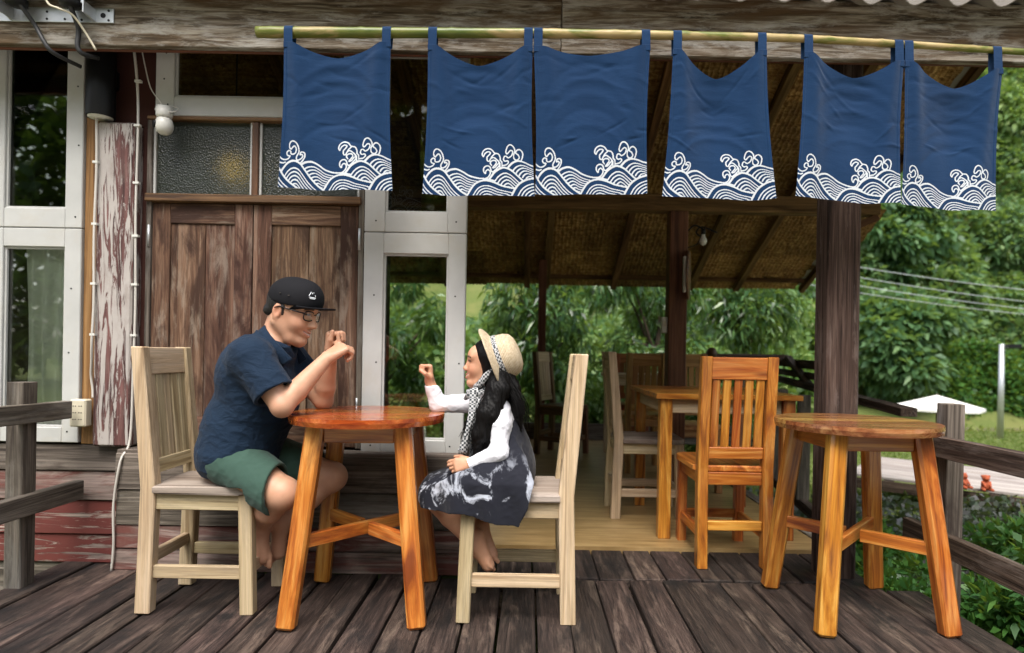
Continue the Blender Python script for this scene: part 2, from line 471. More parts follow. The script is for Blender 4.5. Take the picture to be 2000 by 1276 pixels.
    M['tabletop'] = W('brown_teak_top', [(.22, (.12, .038, .012)), (.42, (.24, .085, .024)), (.58, (.34, .15, .046)), (.78, (.46, .24, .085))], 'X', 1.3, 16, .24, .5, .5, var=.6, bump=.05, fine=.28, dist=2.0)
    for ax in 'XZ':
        M['honey' + ('' if ax == 'X' else '_z')] = W('honey_wood' + ax, [(.22, (.22, .085, .022)), (.45, (.42, .20, .065)), (.62, (.54, .29, .105)), (.8, (.62, .38, .16))], ax, 1.3, 18, .38, .2, .4, var=.3, bump=.1, fine=.3)
        M['russet' + ('' if ax == 'X' else '_z')] = W('russet_wood' + ax, [(.22, (.14, .035, .012)), (.45, (.28, .075, .022)), (.62, (.38, .12, .035)), (.8, (.46, .17, .055))], ax, 1.3, 18, .36, .2, .4, var=.3, bump=.1, fine=.3)
mats()

# ------------------------------------------------------------------ terrain, river
def gz(x, y):
    """height of the garden, the river bed and the hill"""
    z = -.60 - .035 * np.clip(y - 4, 0, 14) - .02 * np.clip(-y, 0, 10)
    z = z - 1.0 * np.clip((y - 18.2) / 1.6, 0, 1)
    z = z + 1.0 * np.clip((y - 24.6) / 1.6, 0, 1)
    h = np.clip(y - 27.5 + .08 * (x - 12), 0, 60)
    bumps = 1.2 * np.sin(.31 * x + .2 * y) * np.sin(.23 * y - .11 * x)
    rise = .22 + .78 * np.clip((x - 7) / 7, 0, 1)          # hill stands to the right; lowered behind the house to let skylight in
    z = z + h * 1.45 * rise + bumps * np.clip(h / 4, 0, 1)
    return z

def build_ground():
    xs = np.concatenate([np.linspace(-120, -12, 12), np.linspace(-10, 40, 70), np.linspace(44, 150, 12)])
    ys = np.concatenate([np.linspace(-90, -2, 16), np.linspace(0, 30, 70), np.linspace(31, 80, 30)])
    X, Y = np.meshgrid(xs, ys, indexing='ij')
    V = np.stack([X, Y, gz(X, Y)], -1).reshape(-1, 3)
    n, m = len(xs), len(ys)
    i, j = np.meshgrid(np.arange(n - 1), np.arange(m - 1), indexing='ij')
    a = (i * m + j).ravel()
    o = link('ground', npmesh('ground', V, np.stack([a, a + m, a + m + 1, a + 1], -1)), M['ground'])
    tag(o, kind='structure')
build_ground()
xs = np.linspace(-60, 90, 40)
o = mk('river', [(-60, 18.4, -1.72), (90, 18.4, -1.72), (90, 26.4, -1.72), (-60, 26.4, -1.72)], [(0, 1, 2, 3)], M['water'])
tag(o, kind='structure')

# ------------------------------------------------------------------ leaves and trees
def unit(a): return a / (np.linalg.norm(a, axis=-1, keepdims=True) + 1e-9)

def leaf_mesh(name, P, D, L, W, droop=.15):
    n = len(P)
    D = unit(D)
    Nn = unit(RNG.normal(size=(n, 3)) + np.array([0, -.2, .9]))
    S = unit(np.cross(D, Nn)); Nn = np.cross(S, D)
    L = np.broadcast_to(L, (n,))[:, None]; W = np.broadcast_to(W, (n,))[:, None]
    z = np.array([0, 0, 1.0])
    v0 = P
    v1 = P + D * L * .45 + S * W * .5 + Nn * W * .12
    v2 = P + D * L - z * L * droop
    v3 = P + D * L * .45 - S * W * .5 + Nn * W * .12
    V = np.stack([v0, v1, v2, v3], 1).reshape(-1, 3)
    return npmesh(name, V, np.arange(4 * n).reshape(-1, 4), False)

def clump_points(n, blobs, shell=.55):
    """points spread through a set of uneven leaf clumps"""
    w_ = np.array([b[1][0] * b[1][1] + b[1][1] * b[1][2] for b in blobs]); w_ = w_ / w_.sum()
    idx = RNG.choice(len(blobs), n, p=w_)
    C = np.array([b[0] for b in blobs])[idx]; Rr = np.array([b[1] for b in blobs])[idx]
    d = unit(RNG.normal(size=(n, 3)))
    rad = shell + (1 - shell) * RNG.random((n, 1)) ** .6
    return C + d * Rr * rad, d

def blobs_in(c, r, k, size, flat=1.0):
    c = np.array(c); r = np.array(r); out = []
    for _ in range(k):
        d = RNG.normal(size=3); d /= np.linalg.norm(d)
        p = c + d * r * (.35 + .6 * RNG.random())
        s = size * (.6 + .8 * RNG.random())
        out.append((p, (s, s, s * flat)))
    return out

def tree(name, label, base, c, r, k, size, n, L, W, mat, group=None, hang=.1, droop=.15, out=1.0, trunk=.12, flat=.8, shell=.5):
    root = thing(name, label, 'tree' if 'tree' in name else 'shrub', base, 0, group)
    B = Vector(base)
    bl = blobs_in((c[0] - B.x, c[1] - B.y, c[2] - B.z), r, k, size, flat)
    P, d = clump_points(n, bl, shell)
    D = d * out + RNG.normal(size=(n, 3)) * .6 + np.array([0, 0, -hang * 10])
    Ls = L * (.65 + .7 * RNG.random(n))
    link('crown', leaf_mesh('crown', P, D, Ls, W * (.7 + .6 * RNG.random(n)), droop), mat, root)
    mb = MB()
    cc = Vector((c[0] - B.x, c[1] - B.y, c[2] - B.z))
    top = cc + Vector((0, 0, r[2] * .3))
    path = [Vector((0, 0, -.1)), cc * .35 + Vector((.06, 0, .1)), cc * .75 + Vector((-.05, .05, 0)), top]
    mb.tube(path, [trunk, trunk * .8, trunk * .6, trunk * .25], 8)
    for b in bl[:10]:
        t = .3 + .5 * random.random()
        s = path[1].lerp(path[3], t)
        e = Vector(b[0])
        mb.tube([s, s.lerp(e, .5) + Vector((0, 0, .1 * size)), e], [trunk * .4, trunk * .25, trunk * .08], 5)
    mb.build('trunk', M['bark'], root, True)
    return root

# ------------------------------------------------------------------ deck and floors
deck = tag(bpy.data.objects.new('deck', None), kind='structure'); COL.objects.link(deck)
X = -2.12; i = 0
while X < 1.40:
    wd = random.choice([.120, .130, .138, .142, .150])
    z = random.uniform(-.004, .003)
    skew = random.uniform(-.006, .006)
    split = 2.73 + random.uniform(-.012, .012)
    if X + wd < -.25:
        segs = [(.3, 2.86 if X < -1.8 else 2.76)]
    else:
        segs = [(.3, split - .005)]
    for a, b in segs:
        o = board('deck_board', (X + wd / 2 - skew, a, -.02 + z), (X + wd / 2 + skew, b, -.02 + z + random.uniform(-.003, .003)), wd - random.uniform(.006, .012), .04, M['deck'], deck, bev=.005)
    X += wd; i += 1
for wd, b in ((.15, 2.79), (.155, 2.66)):
    board('deck_board', (X + wd / 2 + .02, .3, -.021), (X + wd / 2 - .012, b, -.019), wd - .009, .04, M['deck'], deck, bev=.005)
    X += wd
X = -.29
while X < 1.52:
    wd = random.choice([.14, .15, .16, .17])
    board('deck_board', (X + wd / 2, 2.745, -.021 + random.uniform(-.003, .003)), (X + wd / 2, 3.19, -.021), wd - .008, .04, M['deck'], deck, bev=.004)
    X += wd
for y in (.9, 2.0, 2.7):
    board('joist', (-2.05, y, -.10), (1.62, y, -.10), .07, .11, M['post'], deck)
for x in (-1.9, -.2, 1.3):
    for y in (.9, 2.7):
        board('stilt', (x, y, -.155), (x, y, -.75), .1, .1, M['post'], deck)

inner = tag(mk('floor', *MB().box((-.95, 3.14, -.05), (1.56, 7.05, .018)).__dict__.values(), M['innerfloor']), kind='structure')
board('edge_board', (1.60, 3.2, -.02), (1.60, 7.05, -.02), .07, .09, M['greywood'], inner)
board('edge_board', (-.95, 7.09, .09), (2.6, 7.09, .09), .22, .03, M['greywood'], inner, up=(0, -1, 0))

# ------------------------------------------------------------------ the timber house
house = thing('timber_house', 'old timber house with peeling paint, open thatched dining porch and weathered front beam', 'house')
H = house
YW = 2.84

def win(x0, x1, z0, z1, gx0, gx1, gz0, gz1, gm, y=YW - .02):
    p = bpy.data.objects.new('window', None); COL.objects.link(p); p.parent = H
    plate('stile', x0, gx0, z0, z1, y, .04, M['white'], p, 'z')
    plate('stile', gx1, x1, z0, z1, y, .04, M['white'], p, 'z')
    plate('rail', gx0, gx1, z0, gz0, y + .001, .038, M['white'], p)
    plate('rail', gx0, gx1, gz1, z1, y + .001, .038, M['white'], p)
    b = .009   # thin inner bead round the pane
    plate('bead', gx0, gx1, gz0, gz0 + b, y + .012, .012, M['white'], p, bev=.001)
    plate('bead', gx0, gx1, gz1 - b, gz1, y + .012, .012, M['white'], p, bev=.001)
    plate('bead', gx0, gx0 + b, gz0 + b, gz1 - b, y + .012, .012, M['white'], p, 'z', bev=.001)
    plate('bead', gx1 - b, gx1, gz0 + b, gz1 - b, y + .012, .012, M['white'], p, 'z', bev=.001)
    for sx_ in ((x0 + gx0) / 2, (x1 + gx1) / 2):
        for sz_ in (z0 + .05, z0 + (z1 - z0) * .42, z0 + (z1 - z0) * .72):
            qx = sx_ + random.uniform(-.02, .02)
            mk('screw_head', *tube([(qx, y - .0012, sz_), (qx, y + .002, sz_)], .004, 8), M['black'], p)
    plate('pane', gx0, gx1, gz0, gz1, y + .026, .004, gm, p, bev=0)
    return p

win(-2.52, -2.056, .553, 1.535, -2.415, -2.133, .622, 1.45, M['glass'])
win(-2.52, -2.056, 1.539, 2.44, -2.415, -2.133, 1.628, 2.39, M['glassdark'])
win(-2.99, -2.524, .553, 1.535, -2.90, -2.60, .622, 1.45, M['glass'])
win(-2.99, -2.524, 1.539, 2.44, -2.90, -2.60, 1.628, 2.39, M['glassdark'])
win(-.758, -.289, .515, 1.542, -.668, -.370, .592, 1.447, M['glass'])
win(-.758, -.289, 1.546, 2.44, -.664, -.376, 1.637, 2.36, M['glassdark'])
win(-1.728, -.775, 2.063, 2.46, -1.643, -.86, 2.152, 2.40, M['glassdark'])

plate('corner_post', -2.054, -1.978, .545, 2.44, YW - .005, .07, M['orangepost'], H, 'z')
plate('column', -1.972, -1.803, .543, 2.017, YW - .05, .12, M['column'], H, 'z', bev=.008)
plate('wall_board', -1.977, -1.735, 2.02, 2.45, YW + .02, .03, M['maroon'], H, 'z')
plate('wall_board', -1.801, -1.768, .545, 2.02, YW + .012, .03, M['maroon'], H, 'z')

# door frame and the pair of plank doors
plate('jamb', -1.767, -1.745, .545, 2.045, YW - .012, .06, M['greywood'], H, 'z')
plate('jamb', -.787, -.761, .545, 2.06, YW - .012, .06, M['greywood'], H, 'z')
plate('lintel', -1.765, -.775, 1.668, 1.703, YW - .03, .07, M['brown'], H)
plate('head_board', -1.765, -.76, 2.045, 2.062, YW - .02, .06, M['brown'], H)
plate('mullion', -1.286, -1.256, 1.704, 2.044, YW - .01, .05, M['brown'], H, 'z')
for x0, x1 in ((-1.745, -1.287), (-1.255, -.788)):
    f = bpy.data.objects.new('transom_window', None); COL.objects.link(f); f.parent = H
    plate('bead', x0, x0 + .011, 1.704, 2.044, YW + .002, .02, M['white'], f, 'z', bev=.001)
    plate('bead', x1 - .011, x1, 1.704, 2.044, YW + .002, .02, M['white'], f, 'z', bev=.001)
    plate('pane', x0 + .011, x1 - .011, 1.704, 2.044, YW + .012, .005, M['frost'], f, bev=0)

def door_leaf(x0, x1, hinge):
    d = bpy.data.objects.new('door', None); COL.objects.link(d); d.parent = H
    s = .083
    plate('stile', x0, x0 + s, .55, 1.664, YW + .0, .035, M['door'], d, 'z')
    plate('stile', x1 - s, x1, .55, 1.664, YW + .0, .035, M['door'], d, 'z')
    plate('rail', x0 + s, x1 - s, 1.572, 1.664, YW + .001, .033, M['door'], d)
    plate('rail', x0 + s, x1 - s, .55, .68, YW + .001, .033, M['door'], d)
    xm = (x0 + x1) / 2 + .012
    plate('panel_board', x0 + s, xm - .001, .68, 1.572, YW + .009, .018, M['door'], d, 'z', bev=.002)
    plate('panel_board', xm + .001, x1 - s, .68, 1.572, YW + .010, .018, M['door'], d, 'z', bev=.002)
    for z in (1.51, .75):
        hl = .05 if z > 1 else .03
        mb = MB(); mb.tube([(hinge, YW - .012, z - hl), (hinge, YW - .012, z + hl)], .006 if z > 1 else .004, 8)
        mb.build('hinge', M['steel'], d, True)
door_leaf(-1.744, -1.281, -1.752)
door_leaf(-1.276, -.790, -.782)

# siding under the windows: red on the left, bare grey below door and window
for z0, z1, mt in ((-.62, -.30, 'greywood'), (-.30, -.006, 'greywood'), (0, .127, 'redpaint'), (.131, .283, 'redpaint'), (.287, .418, 'redgrey'), (.422, .541, 'greywood')):
    board('siding_board', (-3.6, YW + .005, (z0 + z1) / 2), (-1.835, YW + .005, (z0 + z1) / 2), z1 - z0, .022, M[mt], H, up=(0, -1, .08))
for z0, z1 in ((.002, .095), (.099, .2), (.204, .357), (.361, .522)):
    board('siding_board', (-1.832 + random.uniform(-.008, .008), 2.752, (z0 + z1) / 2), (-.285 + random.uniform(-.006, .004), 2.752, (z0 + z1) / 2), z1 - z0, .024, M['greywood'] if z0 > .15 else M['redgrey'], H, up=(0, -1, .05))
    board('siding_board', (-.296, 2.768, (z0 + z1) / 2), (-.296, 3.12, (z0 + z1) / 2), z1 - z0, .022, M['greywood'], H, up=(1, 0, 0))
board('sill_board', (-1.83, 2.80, .528), (-.28, 2.80, .528), .10, .018, M['greywood'], H)
# room behind the door: plank walls that stop below the roof
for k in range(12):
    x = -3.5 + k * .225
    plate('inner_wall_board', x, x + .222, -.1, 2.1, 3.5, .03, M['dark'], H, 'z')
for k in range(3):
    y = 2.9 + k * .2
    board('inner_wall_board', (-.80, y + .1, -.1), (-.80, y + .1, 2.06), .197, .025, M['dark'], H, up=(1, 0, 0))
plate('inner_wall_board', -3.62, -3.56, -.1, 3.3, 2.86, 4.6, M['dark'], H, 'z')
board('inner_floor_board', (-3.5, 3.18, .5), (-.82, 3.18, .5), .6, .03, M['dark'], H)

# front beam, posts, tie beam
board('beam', (-3.6, 2.597, 2.385), (.118, 2.597, 2.382), .034, .246, M['beam'], H, bev=.004)
board('beam', (.1205, 2.598, 2.381), (3.4, 2.598, 2.378), .034, .246, M['beam'], H, bev=.004)
board('wall_plate', (-3.6, 2.68, 2.41), (3.4, 2.68, 2.41), .12, .12, M['rafter'], H)
board('batten', (-3.6, 2.622, 2.272), (3.4, 2.622, 2.272), .016, .03, M['redpost'], H)
board('post', (1.440, 2.86, -.62), (1.436, 2.86, 2.42), .135, .15, M['post'], H, up=(1, 0, 0), bev=.012)
board('tie_beam', (-3.6, 4.46, 2.10), (2.52, 4.46, 2.10), .10, .12, M['rafter'], H)
board('post', (1.073, 4.46, -.3), (1.073, 4.46, 2.04), .13, .12, M['redpost'], H, up=(0, -1, 0), bev=.006)
board('post', (.16, 7.0, -.6), (.16, 7.0, 2.06), .09, .09, M['redpost'], H, up=(0, -1, 0))
board('post', (3.42, 7.0, -.9), (3.42, 7.0, 2.06), .09, .09, M['redpost'], H, up=(0, -1, 0))
board('post', (-2.6, 7.0, -.6), (-2.6, 7.0, 2.06), .09, .09, M['redpost'], H, up=(0, -1, 0))
board('bracket', (2.52, 4.46, 2.03), (2.30, 4.46, 1.93), .05, .05, M['rafter'], H)
board('purlin', (-3.6, 7.46, 1.935), (3.4, 7.46, 1.935), .04, .05, M['rafter'], H)

# roof: woven bamboo ceiling on the back slope, corrugated sheets in front
roof = bpy.data.objects.new('roof', None); COL.objects.link(roof); roof.parent = H
RZ, RY, EZ, EY = 3.43, 4.30, 1.89, 7.60
sl = Vector((0, EY - RY, EZ - RZ)).normalized(); sn = Vector((0, -sl.z, sl.y)) * -1    # slope direction, downward normal
SL = math.hypot(EY - RY, EZ - RZ)
def weave_mesh():
    nu, nv = 73, 55
    V = []; Wd, Ln = .78, .80
    for i in range(nu):
        for j in range(nv):
            u = i / (nu - 1); v = j / (nv - 1)
            strip = int(u * 17.99)
            row = math.floor(v * 9)
            h = .010 * abs(math.sin(u * 18 * math.pi)) ** .5 - .005
            h += .009 * (1 if (row + strip) % 2 else -1) * abs(math.sin(v * 9 * math.pi)) + random.uniform(-.002, .002)
            V.append(((u - .5) * Wd, (v - .5) * Ln, h))
    F = [(i * nv + j, (i + 1) * nv + j, (i + 1) * nv + j + 1, i * nv + j + 1) for i in range(nu - 1) for j in range(nv - 1)]
    return mesh('woven_panel', V, F)
WM = weave_mesh()
def on_slope(x, s, off): return Vector((x, RY, RZ)) + sl * s + sn * off
for r_ in range(5):
    for c_ in range(10):
        s = .38 + r_ * .735 + random.uniform(-.02, .02)
        x = -3.05 + c_ * .765 + random.uniform(-.015, .015) + (.2 if r_ % 2 else -.15)
        if x > 3.4: continue
        MM = Matrix((Vector((1, 0, 0)), sl, Vector((1, 0, 0)).cross(sl))).transposed().to_4x4()
        MM = MM @ Matrix.Rotation(random.uniform(-.012, .012), 4, 'Z') @ Matrix.Rotation(-.03, 4, 'X')
        MM.translation = on_slope(x, s, -.01 + .004 * (c_ % 2))
        link('woven_panel', WM, M['weave'], roof, MM)
for x in (-2.9, -1.95, -1.0, -.02, .22, 1.04, 1.98, 2.55, 3.36):
    wd = .07 if x < 3.3 else .06
    board('rafter', on_slope(x, .0, .06), on_slope(x, SL, .06), wd, .08, M['rafter'], roof, up=sn)
for s in (.02, 1.1, 2.2, 3.3):
    board('batten', on_slope(-3.5, s, -.045), on_slope(3.42, s, -.045), .06, .03, M['rafter'], roof, up=sn)
def wavy(x0, x1, a, b, amp, per, thick):
    n = int((x1 - x0) / per * 10); V = []; F = []
    nn = Vector((0, -(b - a).z, (b - a).y)).normalized()
    for i in range(n + 1):
        x = x0 + (x1 - x0) * i / n; h = amp * math.sin(2 * math.pi * x / per)
        for q in (a, b):
            for t in (0, thick):
                V.append(Vector((x, q.y, q.z)) + nn * (h + t))
    for i in range(n):
        k = i * 4
        F += [(k, k + 2, k + 6, k + 4), (k + 1, k + 5, k + 7, k + 3), (k, k + 4, k + 5, k + 1), (k + 2, k + 3, k + 7, k + 6)]
    return V, F
M['tile'] = plain('grey_roof_sheet', (.20, .18, .16), .85, .2, bump=.3, bscale=40, var=.5)
for k in range(6):
    x0 = -3.8 + k * 1.27
    v, f = wavy(x0, x0 + 1.3, Vector((0, 2.49, 2.458 + .004 * (k % 2))), Vector((0, 4.34, 3.55 + .004 * (k % 2))), .022, .177, .007)
    mk('roof_sheet', v, f, M['tile'], roof, True)
v, f = wavy(-3.8, 3.5, Vector((0, 4.26, 3.53)), Vector((0, 7.75, 1.90)), .02, .177, .007)
mk('roof_sheet', v, f, M['tile'], roof, True)
board('ridge_board', (-3.7, 4.30, 3.40), (3.4, 4.30, 3.40), .05, .14, M['rafter'], roof)

# ------------------------------------------------------------------ railings
rl = thing('deck_railing', 'weathered grey timber railing at left edge of deck by red boards', 'railing')
board('post', (-2.085, 2.54, -.45), (-2.085, 2.54, .845), .075, .07, M['greywood'], rl, up=(1, 0, 0))
board('post', (-2.085, .75, -.45), (-2.085, .75, .845), .075, .07, M['greywood'], rl, up=(1, 0, 0))
board('rail', (-2.13, .4, .735), (-2.038, 2.73, .714), .045, .078, M['greywood'], rl)
board('rail', (-2.125, .4, .33), (-2.03, 2.80, .345), .045, .085, M['greywood'], rl)
rr = thing('deck_railing', 'weathered dark timber railing at right edge of deck beside garden shrubs', 'railing')
board('post', (1.745, 2.54, -.62), (1.755, 2.54, .822), .073, .07, M['greywood'], rr, up=(1, 0, 0))
board('post', (1.745, .85, -.62), (1.755, .85, .822), .073, .07, M['greywood'], rr, up=(1, 0, 0))
board('rail', (1.70, 2.66, .645), (1.712, .4, .655), .04, .085, M['post'], rr)
board('rail', (1.705, 2.74, .255), (1.715, .4, .25), .04, .09, M['post'], rr)
pr = thing('porch_railing', 'dark timber railing with turned balusters along far right side of porch', 'railing')
board('top_rail', (1.80, 6.3, 1.0), (2.62, 6.2, 1.0), .10, .06, M['redgrey'], pr)
v, f = lathe([(.03, 0), (.04, .02), (.03, .05), (.045, .09), (.055, .13), (.04, .17), (.02, .185)], 14)
mk('finial', v, f, M['brown'], pr, True, Matrix.Translation((1.80, 6.0, .90)))
board('post', (1.80, 6.0, -.3), (1.80, 6.0, .92), .08, .08, M['brown'], pr, up=(1, 0, 0))
board('rail', (2.56, 6.3, .79), (2.18, 3.5, .70), .09, .05, M['post'], pr)
board('rail', (2.58, 6.3, .955), (2.50, 5.0, .93), .03, .08, M['post'], pr)
board('rail', (2.58, 6.3, .86), (2.50, 5.0, .83), .03, .06, M['post'], pr)
board('brace', (2.50, 5.9, 1.0), (2.50, 5.4, .74), .05, .06, M['greywood'], pr, up=(1, 0, 0))
board('bottom_rail', (2.25, 6.3, -.02), (1.86, 3.7, -.03), .06, .07, M['post'], pr)
bal = mesh('baluster', *lathe([(.022, 0), (.022, .12), (.034, .15), (.022, .19), (.034, .28), (.026, .45), (.034, .52), (.022, .56), (.022, .7)], 12), True)
for k in range(7):
    t = .06 + k * .14
    a = Vector((2.25, 6.3, .0)).lerp(Vector((1.86, 3.7, .0)), t)
    if k in (1, 3, 5):
        board('baluster_board', a, a + Vector((.1 - .02 * k, 0, .74)), .09, .02, M['greywood'], pr, up=(0, 1, 0))
    else:
        link('baluster', bal, M['greywood'], pr, Matrix.Translation(a))

# ------------------------------------------------------------------ chairs
def back_leg(y0, y1):
    p = [(-.222, 0), (-.165, 0), (-.150, .47), (-.205, 1.0), (-.252, 1.0), (-.207, .47)]
    v, f = prism(p, y0, y1)
    bm = bmesh.new(); vs = [bm.verts.new(q) for q in v]
    for q in f: bm.faces.new([vs[i] for i in q])
    bmesh.ops.recalc_face_normals(bm, faces=bm.faces)
    bmesh.ops.bevel(bm, geom=list(bm.edges), offset=.004, segments=1, affect='EDGES')
    me = bpy.data.meshes.new('back_leg'); bm.to_mesh(me); bm.free()
    return me
_BL = {s: back_leg(*((-.178, -.130) if s < 0 else (.130, .178))) for s in (-1, 1)}
def seat_mesh():
    # a dished board with rounded front corners and an overhang
    pts = []
    for a in range(0, 91, 15): pts.append((.215 - .05 + .05 * math.sin(R(a)), -.178 - .012 + .05 - .05 * math.cos(R(a))))
    for a in range(0, 91, 15): pts.append((.215 - .05 + .05 * math.cos(R(a)), .190 - .05 + .05 * math.sin(R(a))))
    pts += [(-.155, .190), (-.155, .128), (-.185, .128), (-.185, -.128), (-.155, -.128), (-.155, -.190)]
    n = len(pts); bm = bmesh.new()
    lo = [bm.verts.new((x, y, .452)) for x, y in pts]; hi = [bm.verts.new((x, y, .482)) for x, y in pts]
    bm.faces.new(lo[::-1]); bm.faces.new(hi)
    for i in range(n): bm.faces.new((lo[i], lo[(i + 1) % n], hi[(i + 1) % n], hi[i]))
    bmesh.ops.bevel(bm, geom=[e for e in bm.edges if abs(e.verts[0].co.z - e.verts[1].co.z) < 1e-4], offset=.006, segments=1, affect='EDGES')
    me = bpy.data.meshes.new('seat'); bm.to_mesh(me); bm.free()
    return me
_SEAT = seat_mesh()
def chair(label, loc, rz, m='pale', seat=None, slat=None, nslat=5, group='slat-backed wooden chairs', bk=None):
    t = thing('chair', label, 'chair', loc, rz, group)
    mx, mz = M[m], M[m + '_z']
    for s in (-1, 1):
        link('back_leg', _BL[s], mz, t)
        board('front_leg', (.196, s * .152, 0), (.182, s * .152, .452), .046, .050, mx, t, up=(1, 0, 0), bev=.004)
        board('side_apron', (-.155, s * .152, .42), (.165, s * .152, .42), .026, .062, mx, t)
        board('side_stretcher', (-.165, s * .152, .155), (.172, s * .152, .155), .024, .048, mx, t)
    board('front_apron', (.182, -.129, .421), (.182, .129, .421), .026, .06, mx, t)
    board('back_apron', (-.178, -.129, .421), (-.178, .129, .421), .026, .06, mx, t)
    board('front_stretcher', (.188, -.129, .165), (.188, .129, .165), .024, .046, mx, t)
    board('back_stretcher', (-.188, -.129, .20), (-.188, .129, .20), .024, .046, mx, t)
    link('seat', _SEAT, M[seat or m], t)
    mb_ = M[bk or m]
    xt = lambda z: -.178 - (z - .47) * .0962
    bu = (1, 0, .1)
    board('top_rail', (xt(.945), -.130, .945), (xt(.945), .130, .945), .104, .028, mb_, t, up=bu)
    board('lower_rail', (xt(.545), -.130, .545), (xt(.545), .130, .545), .055, .026, mb_, t, up=bu)
    pitch = .26 / nslat
    for k in range(nslat):
        y = -.13 + (k + .5) * pitch
        board('slat', (xt(.57), y, .57), (xt(.895), y, .895), pitch - (.014 if slat == 'open' else .008), .016, mb_, t, up=bu)
    return t

M['seatgrey'] = wood('worn_grey_seat', [(.25, (.20, .15, .12)), (.5, (.33, .265, .22)), (.75, (.42, .35, .30))], 'X', .8, 12, .65, 0, .3, var=.12, bump=.2)
chair('pale wooden slat-backed chair under the person in the navy shirt', (-1.230, 2.458, 0), 0, 'pale', 'seatgrey').scale.y = .935
chair('pale wooden slat-backed chair under the person in the straw hat', (-.026, 2.424, 0), math.pi, 'pale', 'seatgrey').scale.y = .935
chair('glossy orange teak chair with its slatted back towards the viewer', (.992, 3.10, 0), math.pi / 2, 'teak', None, 'open')
chair('pale chair side-on at the left end of the dining table', (.735, 3.84, .018), 0, 'pale', 'seatgrey')
chair('light brown chair facing the viewer behind the dining table', (1.24, 4.62, .018), -math.pi / 2, 'honey')
chair('dark reddish chair behind the small far table, partly hidden', (1.12, 6.35, .018), -math.pi / 2, 'russet')
chair('far chair with dark frame and pale back at left of porch', (.35, 6.05, .018), -.5, 'brown', bk='pale')
chair('honey-coloured chair turned away behind the dining table', (1.0, 5.3, .018), math.pi / 2, 'honey')

# ------------------------------------------------------------------ round tables
def round_table(label, loc, rz, top_m, leg_m):
    t = thing('round_table', label, 'table', loc, rz, 'round bistro tables')
    r, th, z1 = .30, .032, .755
    y = -r; k = 0
    rnd_ = random.Random(3)
    while y < r - 1e-6:
        wd = min(rnd_.choice([.075, .085, .095, .1]), r - y)
        if r - y - wd < .03: wd = r - y
        y0, y1 = y + (.0006 if y > -r else 0), y + wd - (.0006 if y + wd < r else 0)
        a0, a1 = math.asin(max(-1, y0 / r)), math.asin(min(1, y1 / r))
        out = [(r * math.cos(a0 + (a1 - a0) * i / 10), r * math.sin(a0 + (a1 - a0) * i / 10)) for i in range(11)]
        poly = out + [(-x, yy) for x, yy in out[::-1]]
        # drop duplicated points at the very edge
        q = []
        for p in poly:
            if not q or (abs(p[0] - q[-1][0]) + abs(p[1] - q[-1][1])) > 1e-4: q.append(p)
        if abs(q[0][0] - q[-1][0]) + abs(q[0][1] - q[-1][1]) < 1e-4: q.pop()
        bm = bmesh.new()
        lo = [bm.verts.new((px * .985, py * .985 if abs(py) > .2 else py, z1 - th)) for px, py in q]
        mi = [bm.verts.new((px, py, z1 - th * .45)) for px, py in q]
        hi = [bm.verts.new((px * .993, py * .993 if abs(py) > .29 else py, z1)) for px, py in q]
        n = len(q)
        bm.faces.new(lo[::-1]); bm.faces.new(hi)
        for A, B in ((lo, mi), (mi, hi)):
            for i in range(n): bm.faces.new((A[i], A[(i + 1) % n], B[(i + 1) % n], B[i]))
        me = bpy.data.meshes.new('top_plank'); bm.to_mesh(me); bm.free()
        link('top_plank', me, M[top_m], t)
        y += wd; k += 1
    tp, ft = .158, .232
    for sx in (-1, 1):
        for sy in (-1, 1):
            board('leg', (sx * ft, sy * ft, 0.001), (sx * tp, sy * tp, z1 - th), .058, .066, M[leg_m], t, up=(sx, 0, 0), bev=.010)
    for s in (-1, 1):
        board('apron', (-tp + .03, s * tp, z1 - th - .035), (tp - .03, s * tp, z1 - th - .035), .026, .062, M[leg_m], t)
        board('apron', (s * tp, -tp + .03, z1 - th - .036), (s * tp, tp - .03, z1 - th - .036), .026, .06, M[leg_m], t)
    zs = .30; d = ft - (ft - tp) * zs / .72 - .02
    board('cross_stretcher', (-d, -d, zs), (d, d, zs), .026, .05, M[leg_m], t)
    for s in (-1, 1):
        board('cross_stretcher', (s * d, -s * d, zs + .002), (s * .019, -s * .019, zs + .002), .026, .05, M[leg_m], t)
    return t
round_table('glossy orange round table between the two seated people', (-.625, 2.437, 0), R(3), 'teakdark', 'teak')
round_table('empty round orange table at right beside the dark post', (1.312, 2.452, 0), R(2), 'tabletop', 'teak')

# ------------------------------------------------------------------ dining tables on the porch
def dining(name, label, x0, x1, y0, y1, h, m='teak', leg=.065, z0=.018):
    t = thing(name, label, 'table', ((x0 + x1) / 2, (y0 + y1) / 2, z0), 0, 'porch dining tables')
    a, b = (x1 - x0) / 2, (y1 - y0) / 2
    n = max(3, int((y1 - y0) / .14)); pw = 2 * b / n
    for k in range(n):
        y = -b + (k + .5) * pw
        board('top_plank', (-a, y, h - .014), (a, y, h - .014), pw - .002, .028, M[m], t, bev=.002)
    for sx in (-1, 1):
        for sy in (-1, 1):
            board('leg', (sx * (a - .06), sy * (b - .06), 0), (sx * (a - .06), sy * (b - .06), h - .028), leg, leg, M['teak' if m == 'teak' else m], t, up=(1, 0, 0), bev=.004)
    for s in (-1, 1):
        board('apron', (-a + .095, s * (b - .06), h - .068), (a - .095, s * (b - .06), h - .068), .024, .078, M['pale' if m == 'teak' else m], t)
        board('apron', (s * (a - .06), -b + .095, h - .068), (s * (a - .06), b - .095, h - .068), .024, .078, M['pale' if m == 'teak' else m], t)
    return t
dining('dining_table', 'glossy rectangular dining table behind the orange chair', .69, 1.47, 3.26, 4.10, .78)
